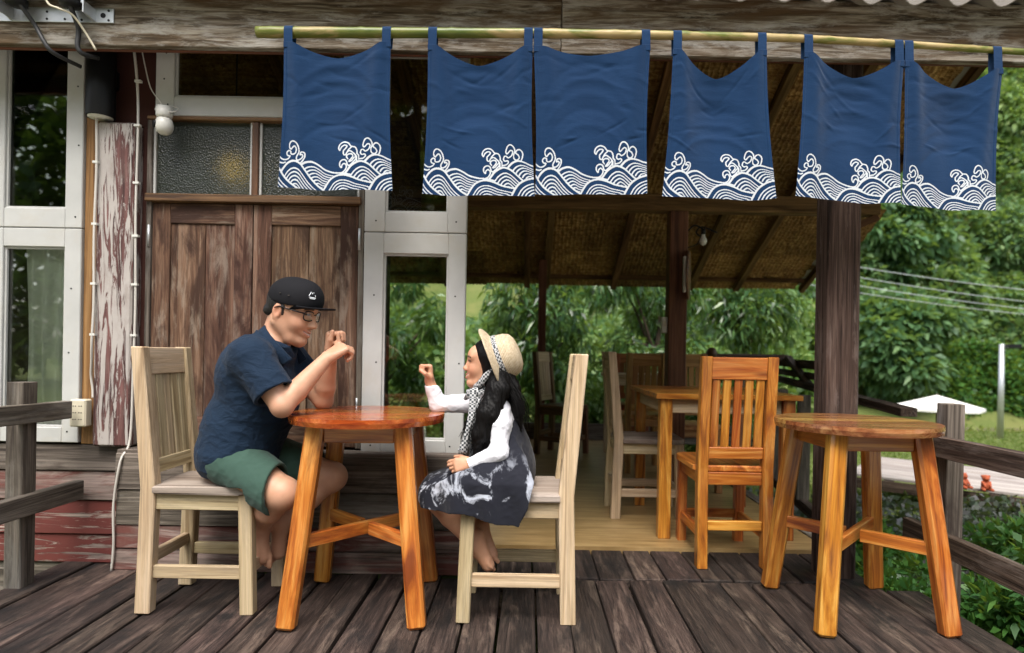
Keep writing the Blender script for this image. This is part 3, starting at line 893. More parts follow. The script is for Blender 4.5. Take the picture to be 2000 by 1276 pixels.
dining('dining_table', 'small pale table at the back of the porch', .75, 1.45, 5.75, 6.25, .80, 'pale', .055)

# ------------------------------------------------------------------ fixtures on the house front
def cable(name, label, pts, r, m, group=None):
    mb = MB(); mb.tube(crom(pts, 5), r, 6)
    return tag(mb.build(name, m, None, True), label, 'cable', group)

o = cable('cable', 'white cable running down beside the door and grey boards', [(-1.823, 2.80, 2.40), (-1.795, 2.79, 2.22), (-1.782, 2.785, 2.02), (-1.786, 2.785, 1.6), (-1.780, 2.785, 1.2), (-1.785, 2.785, .9), (-1.79, 2.78, .58), (-1.80, 2.732, .49), (-1.825, 2.728, .3), (-1.822, 2.728, .12), (-1.83, 2.728, .0)], .0055, M['cablewhite'])
for z in (2.2, 2.0, 1.74, 1.5, 1.28, 1.05): MB().box((-1.797, 2.776, z - .005), (-1.770, 2.792, z + .005)).build('cable_clip', M['whiteplastic'], o)
o = cable('cable', 'white cable down the left edge of the flaking column', [(-1.966, 2.778, 2.03), (-1.962, 2.778, 1.8), (-1.968, 2.778, 1.5), (-1.964, 2.778, 1.2), (-1.970, 2.778, 1.02), (-1.985, 2.80, .93), (-2.0, 2.82, .86), (-1.995, 2.825, .80), (-1.99, 2.82, .76)], .0055, M['cablewhite'])
for z in (1.83, 1.55, 1.28, 1.05): MB().box((-1.978, 2.772, z - .005), (-1.955, 2.792, z + .005)).build('cable_clip', M['whiteplastic'], o)
cable('cable', 'thin pale wire looping to the white security camera', [(-1.79, 2.80, 2.40), (-1.76, 2.79, 2.28), (-1.725, 2.78, 2.17), (-1.67, 2.76, 2.10), (-1.645, 2.75, 2.055), (-1.66, 2.745, 2.04), (-1.69, 2.76, 2.07), (-1.66, 2.79, 2.095), (-1.60, 2.78, 2.08), (-1.60, 2.755, 2.055), (-1.625, 2.75, 2.05)], .0025, M['cablewhite'])

t = thing('power_socket', 'cream power socket box on the wall beside the flaking column', 'socket', (-2.023, 2.79, .694))
mb = MB(); bm_ = chbox(.074, .045, .124, .006); link('box', bm_, M['cream'], t)
for j in range(3):
    for i in range(2):
        mb = MB()
        for s in (-1, 1): mb.add(*tube([(-.013 + i * .026 + s * .005, -.0235, .032 - j * .03), (-.013 + i * .026 + s * .005, -.0215, .032 - j * .03)], .0026, 8))
        mb.build('socket_hole', M['black'], t)

t = thing('wall_lamp', 'black cylindrical lamp fixed above the flaking column', 'lamp', (-1.95, 2.78, 2.03))
v, f = lathe([(.0, .004), (.052, .004), (.056, 0), (.058, .004), (.058, .33), (.05, .335), (0, .335)], 24); mk('shade', v, f, M['black'], t, True)
v, f = lathe([(.0, .0), (.05, .0), (.05, .003), (0, .003)], 24); mk('lens', v, f, M['whiteplastic'], t, True)
board('bracket', (0, .055, .2), (0, .085, .2), .06, .08, M['black'], t)

t = thing('security_camera', 'white dome security camera hanging under the upper window frame', 'camera', (-1.652, 2.765, 1.955))
v, f = lathe([(.0, .122), (.034, .122), (.034, .085), (.03, .075), (.0, .075)], 20); mk('base', v, f, M['whiteplastic'], t, True)
v, f = lathe([(.004, -.002), (.018, .001), (.032, .012), (.038, .03), (.038, .046), (.032, .066), (.02, .078), (.004, .08)], 20); mk('head', v, f, M['whiteplastic'], t, True)
mb = MB(); mb.tube([(-.026, -.020, .040), (-.033, -.027, .040)], .016, 16); mb.build('lens', M['black'], t, True)

t = thing('insulator_rack', 'galvanised steel insulator rack bolted to the left of the beam', 'bracket', (-1.99, 2.575, 2.382))
board('back_plate', (-.30, 0, 0), (.233, 0, 0), .060, .006, M['steel'], t, up=(0, -1, 0), bev=.001)
for x in (-.19, .155):
    mk('arm', *prism([(x, .024), (x + .004, .024), (x + .004, -.024), (x, -.024)], -.003, -.075), M['steel'], t)
    mk('arm', *MB().add([(x - .055, -.004, .02), (x, -.075, .05), (x, -.075, .012), (x - .004, -.004, -.026), (x - .058, -.007, .02), (x - .004, -.079, .05), (x - .004, -.079, .012), (x - .008, -.007, -.026)], [(0, 1, 2, 3), (7, 6, 5, 4), (0, 4, 5, 1), (1, 5, 6, 2), (2, 6, 7, 3), (3, 7, 4, 0)]).__dict__.values(), M['steel'], t)
for x in (-.13, .09):
    v, f = lathe([(.02, -.02), (.038, -.012), (.04, .01), (.028, .02), (.028, .035), (.042, .045), (.042, .068), (.02, .075)], 18)
    mk('insulator', v, f, M['black'], t, True, Matrix.Translation((x, -.055, .022)))
mb = MB(); mb.tube([(-.32, -.055, .058), (.2, -.055, .058)], .008, 10); mb.build('rod', M['steel'], t, True)
for x, z in ((.213, .02), (.213, -.02), (.19, 0), (.10, -.02), (-.045, .012), (-.045, -.018), (.03, -.018)):
    mb = MB(); mb.tube([(x, -.0045, z), (x, -.0028, z)], .011 if abs(z) < .005 else .005, 12); mb.build('bolt_hole', M['black'], t)
cable('cable', 'thick black cable slanting down from the left insulator', [(-2.12, 2.50, 2.43), (-2.10, 2.515, 2.39), (-2.075, 2.56, 2.33), (-2.035, 2.562, 2.26), (-2.01, 2.58, 2.225), (-1.97, 2.68, 2.215)], .0095, M['blackrub'])
cable('cable', 'thick black cable dropping straight down from the right insulator', [(-1.90, 2.50, 2.43), (-1.895, 2.52, 2.38), (-1.895, 2.562, 2.32), (-1.898, 2.562, 2.25), (-1.885, 2.575, 2.222), (-1.865, 2.64, 2.235)], .0095, M['blackrub'])
cable('cable', 'thin tan cable crossing the insulators and hanging to the right', [(-2.03, 2.54, 2.47), (-1.99, 2.52, 2.40), (-1.94, 2.51, 2.375), (-1.89, 2.52, 2.355), (-1.86, 2.555, 2.30), (-1.825, 2.568, 2.235)], .0045, M['cream'])

# lamp bracket, bulb and round board on the porch post
t = thing('bulb_lamp', 'pear-shaped bulb on a black iron bracket beside the porch post', 'lamp', (1.14, 4.42, 1.80))
mb = MB()
mb.tube(crom([(0, 0, .1), (.05, 0, .14), (.12, 0, .10), (.10, 0, .06), (.06, 0, .09), (.1, 0, .13), (.21, 0, .09)], 5), .006, 6)
mb.tube(crom([(0, 0, -.02), (.06, 0, .0), (.09, 0, .05), (.10, 0, .09)], 5), .005, 6)
mb.build('bracket', M['black'], t, True)
v, f = lathe([(.003, 0), (.018, .008), (.028, .028), (.026, .045), (.013, .07), (.013, .09), (.003, .092)], 16)
mk('bulb', v, f, M['whiteplastic'], t, True, Matrix.Translation((.11, 0, -.005)))
v, f = lathe([(.017, 0), (.017, .04), (.003, .045)], 12); mk('holder', v, f, M['black'], t, True, Matrix.Translation((.11, 0, .075)))
t = thing('round_sign', 'round wooden board mounted edge-on to the porch post', 'sign', (1.145, 4.40, 1.575))
v, f = lathe([(.0, -.008), (.170, -.008), (.177, -.003), (.177, .003), (.170, .008), (0, .008)], 40)
mk('board', v, f, M['brown'], t, False, Matrix.Rotation(R(72), 4, 'Z') @ Matrix.Rotation(R(90), 4, 'X') @ Matrix.Translation((0, 0, 0)))
board('bracket', (-.055, -.1, -.13), (-.055, -.1, .12), .02, .03, M['whiteplastic'], t, up=(0, -1, 0))
t = thing('switch_box', 'small white switch box on the left side of the porch post', 'switch', (.985, 4.44, 1.22))
link('box', chbox(.04, .03, .115, .004), M['whiteplastic'], t)
link('rocker', chbox(.02, .004, .04, .001), M['cream'], t, Matrix.Translation((0, -.0165, .01)))
# lit bulb inside the room behind the frosted transom
m, nt, out = newmat('lit_bulb'); g = NT(nt); e = g.n('ShaderNodeEmission'); e.inputs[0].default_value = (1, .52, .12, 1); e.inputs[1].default_value = 7; g.l(e.outputs[0], out.inputs[0])
t = thing('room_bulb', 'glowing orange bulb seen through the frosted pane above the doors', 'lamp', (-1.50, 3.12, 1.90))
v, f = lathe([(.004, -.05), (.03, -.04), (.05, 0), (.04, .03), (.012, .06), (.004, .062)], 16); mk('bulb', v, f, m, t, True)
mb = MB(); mb.tube([(0, 0, .062), (0, 0, .9)], .004, 6); mb.build('flex', M['blackrub'], t)
# drapes behind the lower left window
def drape(label, x0, x1, y, z0, z1):
    nx = 60; V = []; F = []
    for i in range(nx + 1):
        u = i / nx
        for j in range(9):
            v_ = j / 8
            V.append((x0 + (x1 - x0) * u + .01 * math.sin(v_ * 3 + u * 9), y + .02 * math.sin(u * 31 + .6 * math.sin(v_ * 4)) * (1 - .3 * v_), z0 + (z1 - z0) * v_))
    for i in range(nx):
        for j in range(8): F.append((i * 9 + j, i * 9 + 9 + j, i * 9 + 10 + j, i * 9 + 1 + j))
    tag(mk('curtain', V, F, M['drape'], None, True), label, 'curtain')
drape('pale grey curtain hanging behind the lower left window pane', -2.375, -2.06, 2.905, .55, 1.50)
drape('pale curtain hanging behind the left window beyond the frame edge', -2.99, -2.56, 2.905, .55, 1.50)

# ------------------------------------------------------------------ bamboo pole and the split curtains with their wave print
BP = [(-1.125, 2.289), (-.71, 2.294), (-.356, 2.299), (-.02, 2.304), (.456, 2.306), (.93, 2.304), (1.113, 2.301), (1.50, 2.286), (1.885, 2.268), (2.35, 2.245)]
YB = 2.505
def pole_z(x):
    return float(np.interp(x, [p[0] for p in BP], [p[1] for p in BP]))
pts = []; rs = []
nodes_ = [-1.06, -.70, -.33, .09, .335, .60, .62, .96, 1.20, 1.42, 1.78, 2.1]
for i in range(180):
    x = -1.125 + 3.475 * i / 179
    r = .0225 - .011 * i / 179
    for nd in nodes_:
        r += .0022 * math.exp(-((x - nd) / .010) ** 2)
    pts.append((x, YB, pole_z(x))); rs.append(r)
mb = MB(); mb.tube(pts, rs, 14)
pole = tag(mb.build('bamboo_pole', M['bamboo'], None, True), 'long green and tan bamboo pole fixed along the front beam', 'pole')

def wave_print(nx=960, ny=520):
    """white line drawing of waves, painted back to front; returns coverage 0..1, rows bottom-up, for a cloth 1860 x 1000 units"""
    sx = nx / 1875.0; ys_ = np.linspace(980, 980 - ny / sx, ny); xs_ = np.linspace(20, 1895, nx)
    XX, YY = np.meshgrid(xs_, ys_)
    img = np.zeros((ny, nx), np.float32)
    def stroke(pts, wd=22):
        P = np.array([tuple(p)[:2] for p in crom([(a, b, 0) for a, b in pts], 7)])
        for a, b in zip(P[:-1], P[1:]):
            lo = np.minimum(a, b) - wd; hi = np.maximum(a, b) + wd
            cx = np.where((xs_ >= lo[0]) & (xs_ <= hi[0]))[0]; cy = np.where((ys_ >= lo[1]) & (ys_ <= hi[1]))[0]
            if len(cx) == 0 or len(cy) == 0: continue
            s = np.s_[cy[0]:cy[-1] + 1, cx[0]:cx[-1] + 1]
            px, py = XX[s] - a[0], YY[s] - a[1]; d = b - a
            t = np.clip((px * d[0] + py * d[1]) / (d @ d + 1e-9), 0, 1)
            dist = np.hypot(px - t * d[0], py - t * d[1])
            img[s] = np.maximum(img[s], np.clip((wd / 2 - dist) / 3 + .5, 0, 1))
    def hump(A, outline, first=66, line=19, gap=28):
        P = np.array([tuple(p)[:2] for p in crom([(a, b, 0) for a, b in outline], 10)])
        ang = np.arctan2(-(P[:, 1] - A[1]), P[:, 0] - A[0]); rad = np.hypot(P[:, 0] - A[0], P[:, 1] - A[1])
        o_ = np.argsort(ang); ang, rad = ang[o_], rad[o_]
        th = np.arctan2(-(YY - A[1]), XX - A[0]); rr_ = np.hypot(XX - A[0], YY - A[1])
        Rr = np.interp(th, ang, rad)
        ins = (th >= ang[0]) & (th <= ang[-1]) & (rr_ <= Rr)
        d = (1 - rr_ / Rr) * rad.mean() * .9
        val = np.clip((line / 1 - d) / 4 + .5, 0, 1)
        q = d - line - first
        ph = np.mod(q, line + gap)
        st = np.clip((line / 2 - np.abs(ph - line / 2)) / 4 + .5, 0, 1) * (q > 0)
        val = np.maximum(val, st)
        img[ins] = val[ins]
        stroke(outline, 21)
    hump((1900, 760), [(1420, 580), (1470, 495), (1550, 425), (1640, 400), (1740, 420), (1830, 462), (1930, 505)], 50)
    hump((1480, 900), [(1090, 760), (1150, 690), (1240, 580), (1370, 512), (1500, 550), (1620, 650), (1730, 740), (1850, 800)], 55)
    hump((720, 960), [(330, 640), (400, 585), (480, 540), (580, 530), (690, 580), (800, 650), (950, 698), (1100, 712), (1220, 740)], 45)
    stroke([(20, 495), (60, 525), (110, 535), (165, 510), (190, 470)])
    stroke([(20, 580), (70, 590), (110, 575)])
    hump((330, 1080), [(20, 830), (70, 690), (150, 585), (250, 540), (360, 570), (460, 680), (560, 800), (680, 910), (820, 1000)], 66)
    hump((-120, 1150), [(-40, 640), (20, 680), (90, 780), (180, 870), (320, 960), (420, 1010)], 66)
    hump((1120, 1080), [(730, 1060), (790, 940), (880, 810), (980, 750), (1090, 735), (1220, 765), (1360, 820), (1500, 850), (1640, 880), (1760, 950)], 66)
    hump((1930, 1080), [(1480, 1040), (1530, 930), (1620, 800), (1740, 720), (1860, 690), (1960, 690)], 60)
    F = [
        [(190, 470), (145, 460), (132, 415), (165, 380), (200, 395), (205, 432), (240, 440), (285, 415), (297, 350), (262, 300), (225, 330), (205, 355), (178, 330), (172, 280), (195, 232), (238, 218), (295, 250), (335, 320), (345, 400), (308, 480), (312, 522), (350, 528), (395, 495), (412, 455), (395, 432), (368, 440), (376, 402), (412, 390), (445, 412), (445, 465), (415, 530), (380, 575)],
        [(1050, 715), (1110, 690), (1150, 640), (1155, 590), (1120, 555), (1085, 580), (1072, 622), (1045, 585), (1050, 525), (1100, 490), (1150, 508), (1172, 570), (1205, 590), (1270, 530), (1310, 480), (1300, 425)],
        [(1040, 328), (1018, 290), (1040, 222), (1110, 185), (1180, 205), (1230, 262), (1295, 280), (1325, 330), (1330, 390), (1355, 420), (1358, 490)],
        [(1040, 328), (1068, 270), (1120, 240), (1160, 262), (1125, 312), (1100, 345), (1110, 402), (1142, 408), (1165, 365), (1210, 342), (1245, 360), (1285, 395), (1320, 440), (1322, 505)],
        [(1240, 275), (1190, 320), (1165, 365)],
        [(1180, 480), (1155, 440), (1185, 402), (1235, 395), (1262, 430), (1240, 470), (1200, 520), (1238, 512), (1285, 455)],
        [(1360, 482), (1430, 470), (1470, 430), (1455, 402), (1412, 408), (1388, 380), (1400, 330), (1432, 322), (1472, 350), (1530, 310), (1548, 245), (1510, 225), (1450, 280), (1430, 240), (1460, 152), (1510, 126), (1560, 160), (1588, 230), (1565, 300), (1572, 370), (1620, 390), (1660, 350), (1640, 300), (1600, 268), (1625, 220), (1672, 208), (1715, 250), (1718, 320), (1690, 402)],
    ]
    for p in F: stroke(p)
    return img, ny / sx / 8.33
PRINT, PR_H = wave_print()
PR_FRAC = .50                              # share of the cloth height that carries the print

m, nt, out = newmat('indigo_cloth'); g = NT(nt); tc = g.n('ShaderNodeTexCoord'); p = tc.outputs['Object']
at_ = g.n('ShaderNodeAttribute'); at_.attribute_name = 'print'
wv = g.noise(g.scale(p, (900, 900, 250)), 1, 2, .5); wv2 = g.noise(g.scale(p, (9, 9, 4)), 1, 5, .6)
c = g.mix(wv2, (.0034, .0245, .077), (.0062, .037, .104))
c = g.mix(.35, c, g.ramp(wv, [(.3, .5), (.7, 1.0)]), 'MULTIPLY')
c = g.mix(g.ramp(at_.outputs['Fac'], [(.35, 0.0), (.65, 1.0)]), c, (.58, .61, .64))
wr = g.noise(g.scale(p, (5, 5, 16)), 1, 5, .6, 1.2)
b = g.pbsdf(c, .88, g.bump(g.math('ADD', g.math('MULTIPLY', wr, 1.0), g.math('MULTIPLY', wv, .05)), .18, .02), .15, Sheen_Weight=.15)
tr = g.n('ShaderNodeBsdfTranslucent'); g.l(c, tr.inputs[0])
mx = g.n('ShaderNodeMixShader'); mx.inputs[0].default_value = .08; g.l(b.outputs[0], mx.inputs[1]); g.l(tr.outputs[0], mx.inputs[2]); g.l(mx.outputs[0], out.inputs[0])
M['noren'] = m

def noren(label, tl, tr_, mid, bl, br, seed):
    """tl/tr_: top corners, mid: lowest point of the sagging top edge, bl/br: lower corners, all (x, z) metres"""
    rg = random.Random(seed)
    root = thing('noren_curtain', label, 'curtain', (0, 0, 0), 0, 'blue wave-print curtains on the bamboo pole')
    nu = 230; vs_ = np.concatenate([np.linspace(0, PR_FRAC, 150)[:-1], np.linspace(PR_FRAC, 1, 40)])
    nv = len(vs_); u = np.linspace(0, 1, nu)
    U, V = np.meshgrid(u, vs_, indexing='ij')
    um = (mid[0] - tl[0]) / (tr_[0] - tl[0]); line = tl[1] + (tr_[1] - tl[1]) * um
    sag = line - mid[1]
    e = .085
    t_ = np.clip((U - e) / (um - e), 0, 1) * (U <= um) + np.clip((1 - e - U) / (1 - e - um), 0, 1) * (U > um)
    prof = 1 - (1 - t_) ** 1.45
    top = tl[1] + (tr_[1] - tl[1]) * U - sag * prof
    bot = bl[1] + (br[1] - bl[1]) * U - .006 * np.sin(U * math.pi) + .003 * np.sin(U * 9 + seed)
    Z = bot + (top - bot) * V
    xl = bl[0] + (tl[0] - bl[0]) * V + .006 * np.sin(V * math.pi) ; xr = br[0] + (tr_[0] - br[0]) * V - .008 * np.sin(V * math.pi)
    X_ = xl + (xr - xl) * U
    # drape: the sag pushes cloth into catenary folds, deepest near the top, plus two vertical rolls from the loops
    q = (U - um)
    Y_ = YB - .012 - .020 * np.exp(-((U - .10 - .10 * (1 - V)) / .09) ** 2) * V - .020 * np.exp(-((U - .90 + .10 * (1 - V)) / .09) ** 2) * V
    Y_ += sag * .32 * np.exp(-(q / .27) ** 2) * np.exp(-((V - .72) / .33) ** 2)
    for k in range(5):
        zc = .94 - .11 * k + .02 * rg.random()
        d = V + (q * q) * 1.7 - zc
        Y_ += (.0022 + .0025 * rg.random()) * np.exp(-(d / .03) ** 2) * np.exp(-(q / (.22 + .1 * rg.random())) ** 2) * rg.choice([1, -1, 1])
    for k in range(14):
        a0, b0 = rg.random(), .35 + .6 * rg.random(); ang = rg.uniform(-.5, .5); ln = rg.uniform(.06, .16)
        du = (U - a0) * math.cos(ang) + (V - b0) * math.sin(ang); dv = -(U - a0) * math.sin(ang) + (V - b0) * math.cos(ang)
        Y_ += rg.choice([-1, 1]) * .0028 * np.exp(-(du / ln) ** 2 - (dv / .013) ** 2)
    Y_ += .008 * np.sin(U * 6.3 + seed) * (1 - V) + .004 * np.sin(U * 15 + seed * 2) * (1 - V)
    # rolled side hems
    Y_ -= .002 * ((U < .03) | (U > .97))
    P = np.stack([X_, Y_, Z], -1).reshape(-1, 3)
    i, j = np.meshgrid(np.arange(nu - 1), np.arange(nv - 1), indexing='ij'); a = (i * nv + j).ravel()
    me = npmesh('cloth', P, np.stack([a, a + nv, a + nv + 1, a + 1], -1))
    at = me.attributes.new('print', 'FLOAT', 'POINT')
    ny, nx = PRINT.shape
    # height of the drawing in cloth units: 8.33 units per reference pixel
    rw = (Z - bot) * nx / (xr - xl) * .96; rows = np.clip(rw, 0, ny - 1); cols = U * (nx - 1)
    val = PRINT[np.rint(rows).astype(int), np.rint(cols).astype(int)] * (rw < ny - 2)
    at.data.foreach_set('value', val.reshape(-1).astype(np.float32))
    link('cloth', me, M['noren'], root)
    for x, zc in ((tl[0] + .018, tl[1]), (tr_[0] - .018, tr_[1])):
        pz = pole_z(x); r = .021 - .0034 * (x + 1.1)
        prof_ = [(YB - .014 - .004, zc - .018)] + [(YB - (r + .004) * math.cos(R(a)), pz + (r + .004) * math.sin(R(a))) for a in range(0, 181, 20)] + [(YB + .012, zc - .01)]
        V2 = []; F2 = []
        for k, (yy, zz) in enumerate(prof_):
            for s in (-1, 1): V2.append((x + s * .0175, yy - (.003 if k == 0 else 0), zz))
        for k in range(len(prof_) - 1): F2.append((2 * k, 2 * k + 1, 2 * k + 3, 2 * k + 2))
        mk('loop', V2, F2, M['noren'], root, True)
        board('stitched_hem', (x - .0185, YB - .022, zc - .007), (x + .0185, YB - .022, zc - .007), .024, .004, M['noren'], root, up=(0, -1, 0), bev=.001)
    return root
noren('leftmost blue wave-print curtain, hanging alone in front of the doors', (-1.007, 2.238), (-.574, 2.246), (-.792, 2.186), (-1.028, 1.656), (-.559, 1.651), 1)
noren('second blue wave-print curtain from the left, joined to its right neighbour', (-.424, 2.236), (.0, 2.238), (-.218, 2.167), (-.438, 1.638), (.019, 1.642), 2)
noren('third blue wave-print curtain from the left, its top edge nearly straight', (.004, 2.238), (.476, 2.250), (.229, 2.213), (.021, 1.645), (.476, 1.660), 3)
noren('fourth blue wave-print curtain, hanging alone with a deeply sagging top', (.568, 2.236), (.947, 2.238), (.751, 2.132), (.535, 1.648), (.995, 1.642), 4)
noren('fifth blue wave-print curtain, in front of the dark post', (1.099, 2.234), (1.503, 2.204), (1.309, 2.144), (1.072, 1.657), (1.499, 1.631), 5)
noren('rightmost blue wave-print curtain, against the green hillside', (1.507, 2.203), (1.903, 2.180), (1.72, 2.109), (1.503, 1.631), (1.89, 1.608), 6)

# ------------------------------------------------------------------ garden, river bank and hill
for i, (x, y, lb) in enumerate([(-4.2, 9.4, 'drooping long-leaved tree behind the far left of the porch, mostly hidden'), (-2.15, 9.2, 'drooping long-leaved tree seen through the tall white window'),
                           (.3, 9.0, 'drooping long-leaved tree behind the far chair at left of the porch'), (2.0, 9.3, 'drooping long-leaved tree behind the central porch post'), (3.6, 10.2, 'drooping tree behind the right corner of the porch roof')]):
    zc = 1.15 if x < 3.5 else 1.9
    tree('drooping_tree', lb, (x, y, float(gz(x, y))), (x, y, zc), (1.25, .7, 1.5 if x < 3.5 else .8), 18, .34, 7000 if x < 3.5 else 4200, .16, .040, M['leaf_droop'], 'drooping trees behind the porch', .06, .25, .6, .09, 1.0, .3)
for i, (x, y, z, lb) in enumerate([(-1.5, 12.5, .3, 'pale bushy shrub seen low through the white window'), (1.6, 12.8, .2, 'pale bushy shrub low behind the porch tables'), (4.6, 12.6, .5, 'sunlit pale shrub to the left of the dark post'), (3.1, 13.5, .4, 'sunlit pale shrub behind the dining chairs'), (6.2, 14.2, .9, 'sunlit pale shrub just behind the dark post')]):
    tree('bushy_shrub', lb, (x, y, float(gz(x, y))), (x, y, z), (1.2, .8, 1.25), 26, .42, 5000, .20, .11, M['leaf_bright'], 'sunlit shrubs beyond the porch', 0, .1, 1.0, .05)
for x, y, z, lb in ((-.4, 8.25, -.1, 'light green bush low behind the back board of the porch'), (1.1, 8.3, .1, 'light green bush behind the small far table'), (2.6, 8.4, .0, 'light green bush behind the porch railing end')):
    tree('bushy_shrub', lb, (x, y, float(gz(x, y))), (x, y, z), (.6, .35, .6), 24, .2, 4200, .10, .05, M['leaf_bright'], 'light bushes at the back of the porch', 0, .1, 1.0, .03)
tree('broad_leaved_tree', 'broad-leaved tree on the far bank between dark post and umbrella', (16.0, 26.2, -1.2), (16.0, 26.2, 1.7), (1.5, 1.2, 2.7), 46, .75, 13000, .42, .26, M['leaf_broad'], None, .02, .2, 1.0, .22)
tree('broad_leaved_tree', 'taller broad-leaved tree rising just right of the dark post top', (18.6, 31, 3.6), (18.3, 30.6, 7.4), (2.2, 1.5, 2.4), 50, .85, 12000, .45, .26, M['leaf_broad'], None, .02, .2, 1.0, .25)
tree('broad_leaved_tree', 'bushy tree on the far bank behind the dark post', (11.6, 26.4, -1.2), (11.6, 26.6, 1.8), (2.3, 1.3, 2.6), 50, .8, 11000, .40, .22, M['leaf_broad'], None, .02, .2, 1.0, .22)
tree('slender_tree', 'slender pale tree on the upper right of the hillside', (27.5, 36, 11.0), (27.2, 35.6, 14.6), (1.6, 1.3, 2.6), 34, .8, 6000, .36, .18, M['leaf_bright'], None, .02, .2, 1.0, .16)
tree('slender_tree', 'low vine-covered tree on the hillside above the lamp post', (25.5, 32.5, 5.6), (25.2, 32.2, 7.6), (1.9, 1.2, 1.8), 30, .8, 6000, .36, .2, M['leaf_hill_hazy'], None, .02, .2, 1.0, .16)

# trimmed green bank hedge right of the tree
def mass(name, n, fn, L, W, mat, hang=.0, droop=.15, out=None, label=None, cat=None):
    P, D = fn(n)
    D = D + RNG.normal(size=(n, 3)) * .55 + np.array([0, 0, -hang])
    o = link(name, leaf_mesh(name, P, D, L * (.6 + .8 * RNG.random(n)), W * (.6 + .8 * RNG.random(n)), droop), mat)
    o['kind'] = 'stuff'
    if label: o['label'] = label
    if cat: o['category'] = cat
    return o
def hedge(n):
    x = RNG.uniform(17.0, 34, n); t = RNG.random(n)
    z = -1.3 + 3.0 * t + .25 * np.sin(x * 1.7) * t; y = 26.3 + .6 * t ** 2 + RNG.normal(size=n) * .22 + .25 * np.sin(x * 2.3 + 2 * t)
    return np.stack([x, y, z], -1), np.tile(np.array([0, -.8, .35]), (n, 1))
mass('bank_hedge', 26000, hedge, .22, .13, M['leaf_hedge'], .2, label='dense green creeper covering the far river bank', cat='hedge')
def hill(n):
    x = RNG.uniform(2, 46, n); s = RNG.random(n) ** 1.15
    y = 27.6 + s * 21
    z = gz(x, y)
    bump = np.sin(x * 1.15 + .6 * np.sin(z * .8)) * np.sin(z * .95 + .5 * np.sin(x * .7)) + .6 * np.sin(x * 2.6 + z) * np.sin(z * 2.3)
    off = .35 + .75 * bump + RNG.random(n) * .7
    P = np.stack([x, y - off * .8, z + off * .55], -1)
    return P, np.tile(np.array([0, -.75, .3]), (n, 1))
mass('hillside_foliage', 120000, hill, .42, .24, M['leaf_hill_hazy'], .25, label='dense green undergrowth covering the steep hillside', cat='undergrowth')
def hillback(n):
    x = RNG.uniform(-30, 4, n); y = 27.6 + RNG.random(n) * 14; z = gz(x, y); off = RNG.random(n) * 1.2
    return np.stack([x, y - off, z + off * .6], -1), np.tile(np.array([0, -.75, .3]), (n, 1))
mass('hillside_foliage', 22000, hillback, .6, .34, M['leaf_hill_hazy'], .25, label='green undergrowth on the hill behind the house', cat='undergrowth')
def bank(n):
    x = RNG.uniform(3, 40, n); return np.stack([x, 18.3 + RNG.normal(size=n) * .12, -1.15 + RNG.random(n) * .15 - .4 * RNG.random(n)], -1), np.tile(np.array([0, -.3, .6]), (n, 1))
mass('bank_grass', 7000, bank, .22, .05, M['leaf_blade'], 0, label='rough grass along the near river bank', cat='grass')
def lawn(n):
    x = RNG.uniform(1.8, 16, n); y = RNG.uniform(2.5, 18, n); return np.stack([x, y, gz(x, y)], -1), np.tile(np.array([0, 0, 1.2]), (n, 1))
mass('lawn_grass', 45000, lawn, .085, .02, leafmat('lawn_blade', [(.1, (.05, .10, .018)), (.5, (.12, .18, .04)), (.9, (.24, .28, .08))]), 0, label='short sunlit lawn grass beyond the deck', cat='grass')

# plants beside the deck
def cover(n):
    x = 1.66 + RNG.random(n) ** 1.3 * 3.4; y = RNG.uniform(2.3, 6.4, n); h = RNG.random(n) * .22
    return np.stack([x, y, -.60 + h + .08 * np.sin(x * 5) * np.sin(y * 6)], -1), np.tile(np.array([0, -.4, .2]), (n, 1))
mass('ground_cover', 11000, cover, .075, .055, M['leaf_purple'], .1, label='grey purple leafy ground cover beside the deck', cat='ground cover')
for x, y, h, lb in ((2.13, 2.30, .50, 'low leafy shrub at the lower right corner beside the deck'), (2.25, 2.72, .74, 'taller leafy shrub just right of the railing post'), (2.75, 3.1, .58, 'leafy shrub right of the railing beneath the terracotta figures'), (1.93, 2.02, .36, 'small shrub against the deck edge at bottom right'), (2.02, 3.25, .52, 'leafy shrub behind the railing between the table legs'), (2.55, 2.35, .66, 'leafy shrub at the right picture edge beside the lower rail'), (3.05, 3.75, .6, 'leafy shrub left of the strap-leaved plant'), (2.35, 4.1, .42, 'low leafy shrub beyond the dark post'), (2.9, 2.75, .8, 'tall leafy shrub at the right picture edge under the top rail')):
    tree('leafy_shrub', lb, (x, y, -.62), (x, y, -.62 + h * .6), (.22, .22, h * .48), 22, .10, 2600, .062, .030, M['leaf_hedge'], 'shrubs beside the deck', -.03, .1, 1.0, .012, 1.0, .3)
t = thing('blade_plant', 'yellow-green strap-leaved plant by the platform at right edge', 'plant', (3.55, 4.3, -.62))
for k in range(13):
    a = random.uniform(0, 6.28); ln = random.uniform(.45, .8); sp = random.uniform(.05, .32); w_ = random.uniform(.014, .024)
    V = []; F = []
    for i in range(9):
        u = i / 8; p = Vector((math.cos(a) * sp * (u ** 1.6) * 1.2, math.sin(a) * sp * u ** 1.6, ln * (u - .28 * u * u * (sp / .3))))
        s = Vector((-math.sin(a), math.cos(a), 0)) * w_ * (1 - u) ** .5 * (.6 + .8 * u)
        V += [p - s, p + Vector((0, 0, .004)), p + s]
    for i in range(8): F += [(3 * i, 3 * i + 1, 3 * i + 4, 3 * i + 3), (3 * i + 1, 3 * i + 2, 3 * i + 5, 3 * i + 4)]
    mk('leaf', V, F, M['leaf_blade'], t, True)

